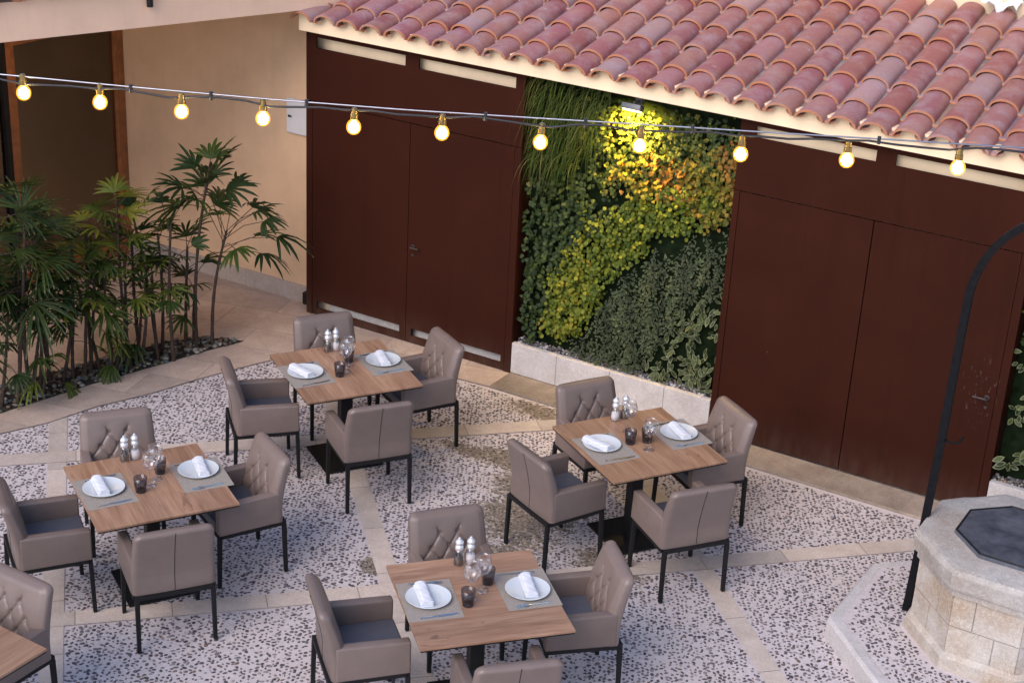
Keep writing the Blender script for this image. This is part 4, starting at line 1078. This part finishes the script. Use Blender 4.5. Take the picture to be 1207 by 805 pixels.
def mk_wine():
    t = thing('wine_glass', 'wine glass', 'wine glass'); m = MB()
    m.lathe([(r*1.22, z*1.22) for r, z in [(.034, 0), (.034, .0015), (.012, .004), (.0036, .010), (.0030, .05), (.0034, .085), (.009, .093)]], 24); m.build('stem', M['glass'], t, True)
    m = MB(); vs = []; prof = [(.004, .090), (.022, .097), (.038, .115), (.046, .140), (.044, .165), (.036, .195), (.035, .196), (.043, .165), (.045, .140), (.037, .116), (.021, .0985), (.004, .0915)]
    m.lathe([(r*1.22, z*1.22) for r, z in prof], 28); m.build('bowl', M['glass'], t, True); return t
def mk_tumbler():
    t = thing('tumbler', 'tumbler', 'tumbler'); m = MB()
    m.lathe([(r*1.16, z*1.16) for r, z in [(.028, .010), (.031, .016), (.036, .050), (.038, .092), (.0365, .092), (.0345, .050), (.029, .020), (.004, .018)]], 24); m.build('wall', M['smoke'], t, True)
    m = MB(); m.lathe([(r*1.14, z*1.16) for r, z in [(.026, 0), (.029, .002), (.0295, .0155), (.027, .0175)]], 24); m.build('base', M['smokebase'], t, True, 50); return t
def mk_mill(fillm):
    def f():
        t = thing('mill', 'mill', 'mill'); m = MB()
        m.lathe([(r*1.25, z*1.32) for r, z in [(.026, 0), (.029, .004), (.028, .03), (.024, .055), (.018, .072), (.017, .078)]], 20); m.build('body', M['crystal'], t, True)
        m = MB(); m.lathe([(r*1.25, z*1.32) for r, z in [(.023, .004), (.024, .028), (.021, .048)]], 16); m.build('filling', M[fillm], t, True)
        m = MB(); m.lathe([(r*1.25, z*1.32) for r, z in [(.017, .078), (.021, .082), (.020, .098), (.014, .104), (.020, .112), (.021, .120), (.014, .130), (.006, .134), (.007, .140), (.003, .144)]], 18); m.build('head', M['chrome'], t, True, 50)
        return t
    return f
TS = {'A': 'the table by the palms', 'C': 'the rear table', 'D': 'the right table by the plant wall', 'E': 'the front middle table'}
pl = {'A': [(-.292, .048), (.347, .061)], 'C': [(-.31, .033), (.33, .043)], 'D': [(-.27, .057), (.35, .025)], 'E': [(-.296, .035), (.307, .002)]}
nk = {'A': [((-.321, .195), (-.318, -.091)), ((.385, .204), (.358, -.091))], 'C': [((-.346, .142), (-.36, -.096)), ((.33, .179), (.298, -.126))], 'D': [((-.326, .162), (-.329, -.079)), ((.36, .142), (.32, -.129))], 'E': [((-.33, .176), (-.333, -.079)), ((.333, .16), (.302, -.12))]}
tum = {'A': [(-.081, -.07), (.105, .13)], 'C': [(-.081, -.10), (.074, .125)], 'D': [(-.063, .015), (.065, -.005)], 'E': [(-.084, -.075), (.094, .13)]}
win = {'A': [(.001, -.005), (.062, .062)], 'C': [(-.01, -.02), (.05, .06)], 'D': [(.019, -.112), (.02, .19)], 'E': [(-.045, .0), (.041, .066)]}
mil = {'A': [(-.062, .39), (.011, .394)], 'C': [(-.011, .365), (.057, .37)], 'D': [(.105, .392), (.021, .388)], 'E': [(-.022, .38), (.051, .378)]}
rs = random.Random(17)
for k in 'ACDE':
    for i, sd in enumerate(('left', 'right')):
        sx = -1 if i == 0 else 1
        px, py = pl[k][i]
        mx, my = px+rs.uniform(-.006, .006), .012+rs.uniform(-.01, .01)
        item('mat', mk_mat, k, mx, my, .0005, rs.uniform(-.03, .03), 'grey woven placemat on the %s half of %s' % (sd, TS[k]), 'placemat', 'grey placemats')
        item('plate', mk_plate, k, px, py, .0030, 0, 'round white plate on the %s placemat of %s' % (sd, TS[k]), 'plate', 'white dinner plates')
        (ax, ay), (bx, by) = nk[k][i]; ang = math.atan2(by-ay, bx-ax)+math.pi/2
        item('nap%d' % (i+2*(k in 'CD')), mk_napkin(3+i*7+(k in 'CD')*5), k, px+(ax+bx-2*px)*.35, py+(ay+by-2*py)*.35, .006, ang+rs.uniform(-.06, .06)+(.35 if k in 'CD' and i == 0 else 0), 'folded white napkin on the %s plate of %s' % (sd, TS[k]), 'napkin', 'folded white napkins')
        fy, ky = (my+.178, my-.178) if i == 0 else (my-.178, my+.178)
        item('fork', mk_fork, k, mx-sx*.015, fy, .0028, sx*R(90)+rs.uniform(-.12, .12), 'steel fork beside the %s plate of %s' % (sd, TS[k]), 'fork', 'steel forks')
        item('knife', mk_knife, k, mx-sx*.015, ky, .0028, sx*R(90)+rs.uniform(-.12, .12), 'steel knife beside the %s plate of %s' % (sd, TS[k]), 'knife', 'steel knives')
        fr = ('front', 'rear')[i] if k != 'D' else ('left', 'right')[i]
        wr = ('front', 'rear')[i]
        item('tumbler', mk_tumbler, k, *tum[k][i], .0005, 0, '%s smoked glass tumbler in the middle of %s' % (fr, TS[k]), 'tumbler', 'smoked tumblers')
        item('wine', mk_wine, k, *win[k][i], .0005, 0, '%s clear stemmed wine glass in the middle of %s' % (wr, TS[k]), 'wine glass', 'wine glasses')
    a = item('pepper', mk_mill('pepper'), k, *mil[k][0], .0005, 0, 'dark-filled clear pepper mill at the rear of %s' % TS[k], 'pepper mill', 'pepper mills'); a.name = 'pepper_mill'
    a = item('salt', mk_mill('salt'), k, *mil[k][1], .0005, 0, 'white-filled clear salt mill at the rear of %s' % TS[k], 'salt mill', 'salt mills'); a.name = 'salt_mill'

# ------------------------------------------------------------------ daylight and view
w = bpy.data.worlds.new('World'); scene.world = w; w.use_nodes = True
nt = w.node_tree; bg = nt.nodes['Background']; sky = nt.nodes.new('ShaderNodeTexSky')
EL, AZ = R(40), R(185)      # sun elevation, compass direction it comes from (x = east, y = north)
sky.sky_type = 'NISHITA'; sky.sun_disc = False; sky.sun_elevation = EL; sky.sun_rotation = AZ; sky.dust_density = 1.0; sky.ozone_density = 4.0
nt.links.new(sky.outputs[0], bg.inputs[0]); bg.inputs[1].default_value = .115
sd = bpy.data.lights.new('sun', 'SUN'); sd.energy = 1.35; sd.angle = R(48); sd.color = (1.0, .86, .76)
so = bpy.data.objects.new('sun', sd); COL.objects.link(so)
dirs = Vector((math.sin(AZ)*math.cos(EL), math.cos(AZ)*math.cos(EL), math.sin(EL)))
so.rotation_euler = dirs.to_track_quat('Z', 'Y').to_euler()
vs = scene.view_settings; vs.view_transform = 'Standard'; vs.look = 'None'; vs.gamma = 1; vs.use_curve_mapping = False; vs.exposure = 1.05
scene.cycles.use_denoising = True; scene.cycles.max_bounces = 8; scene.cycles.transparent_max_bounces = 16
scene.cycles.sample_clamp_indirect = 6
scene.render.engine = 'CYCLES'
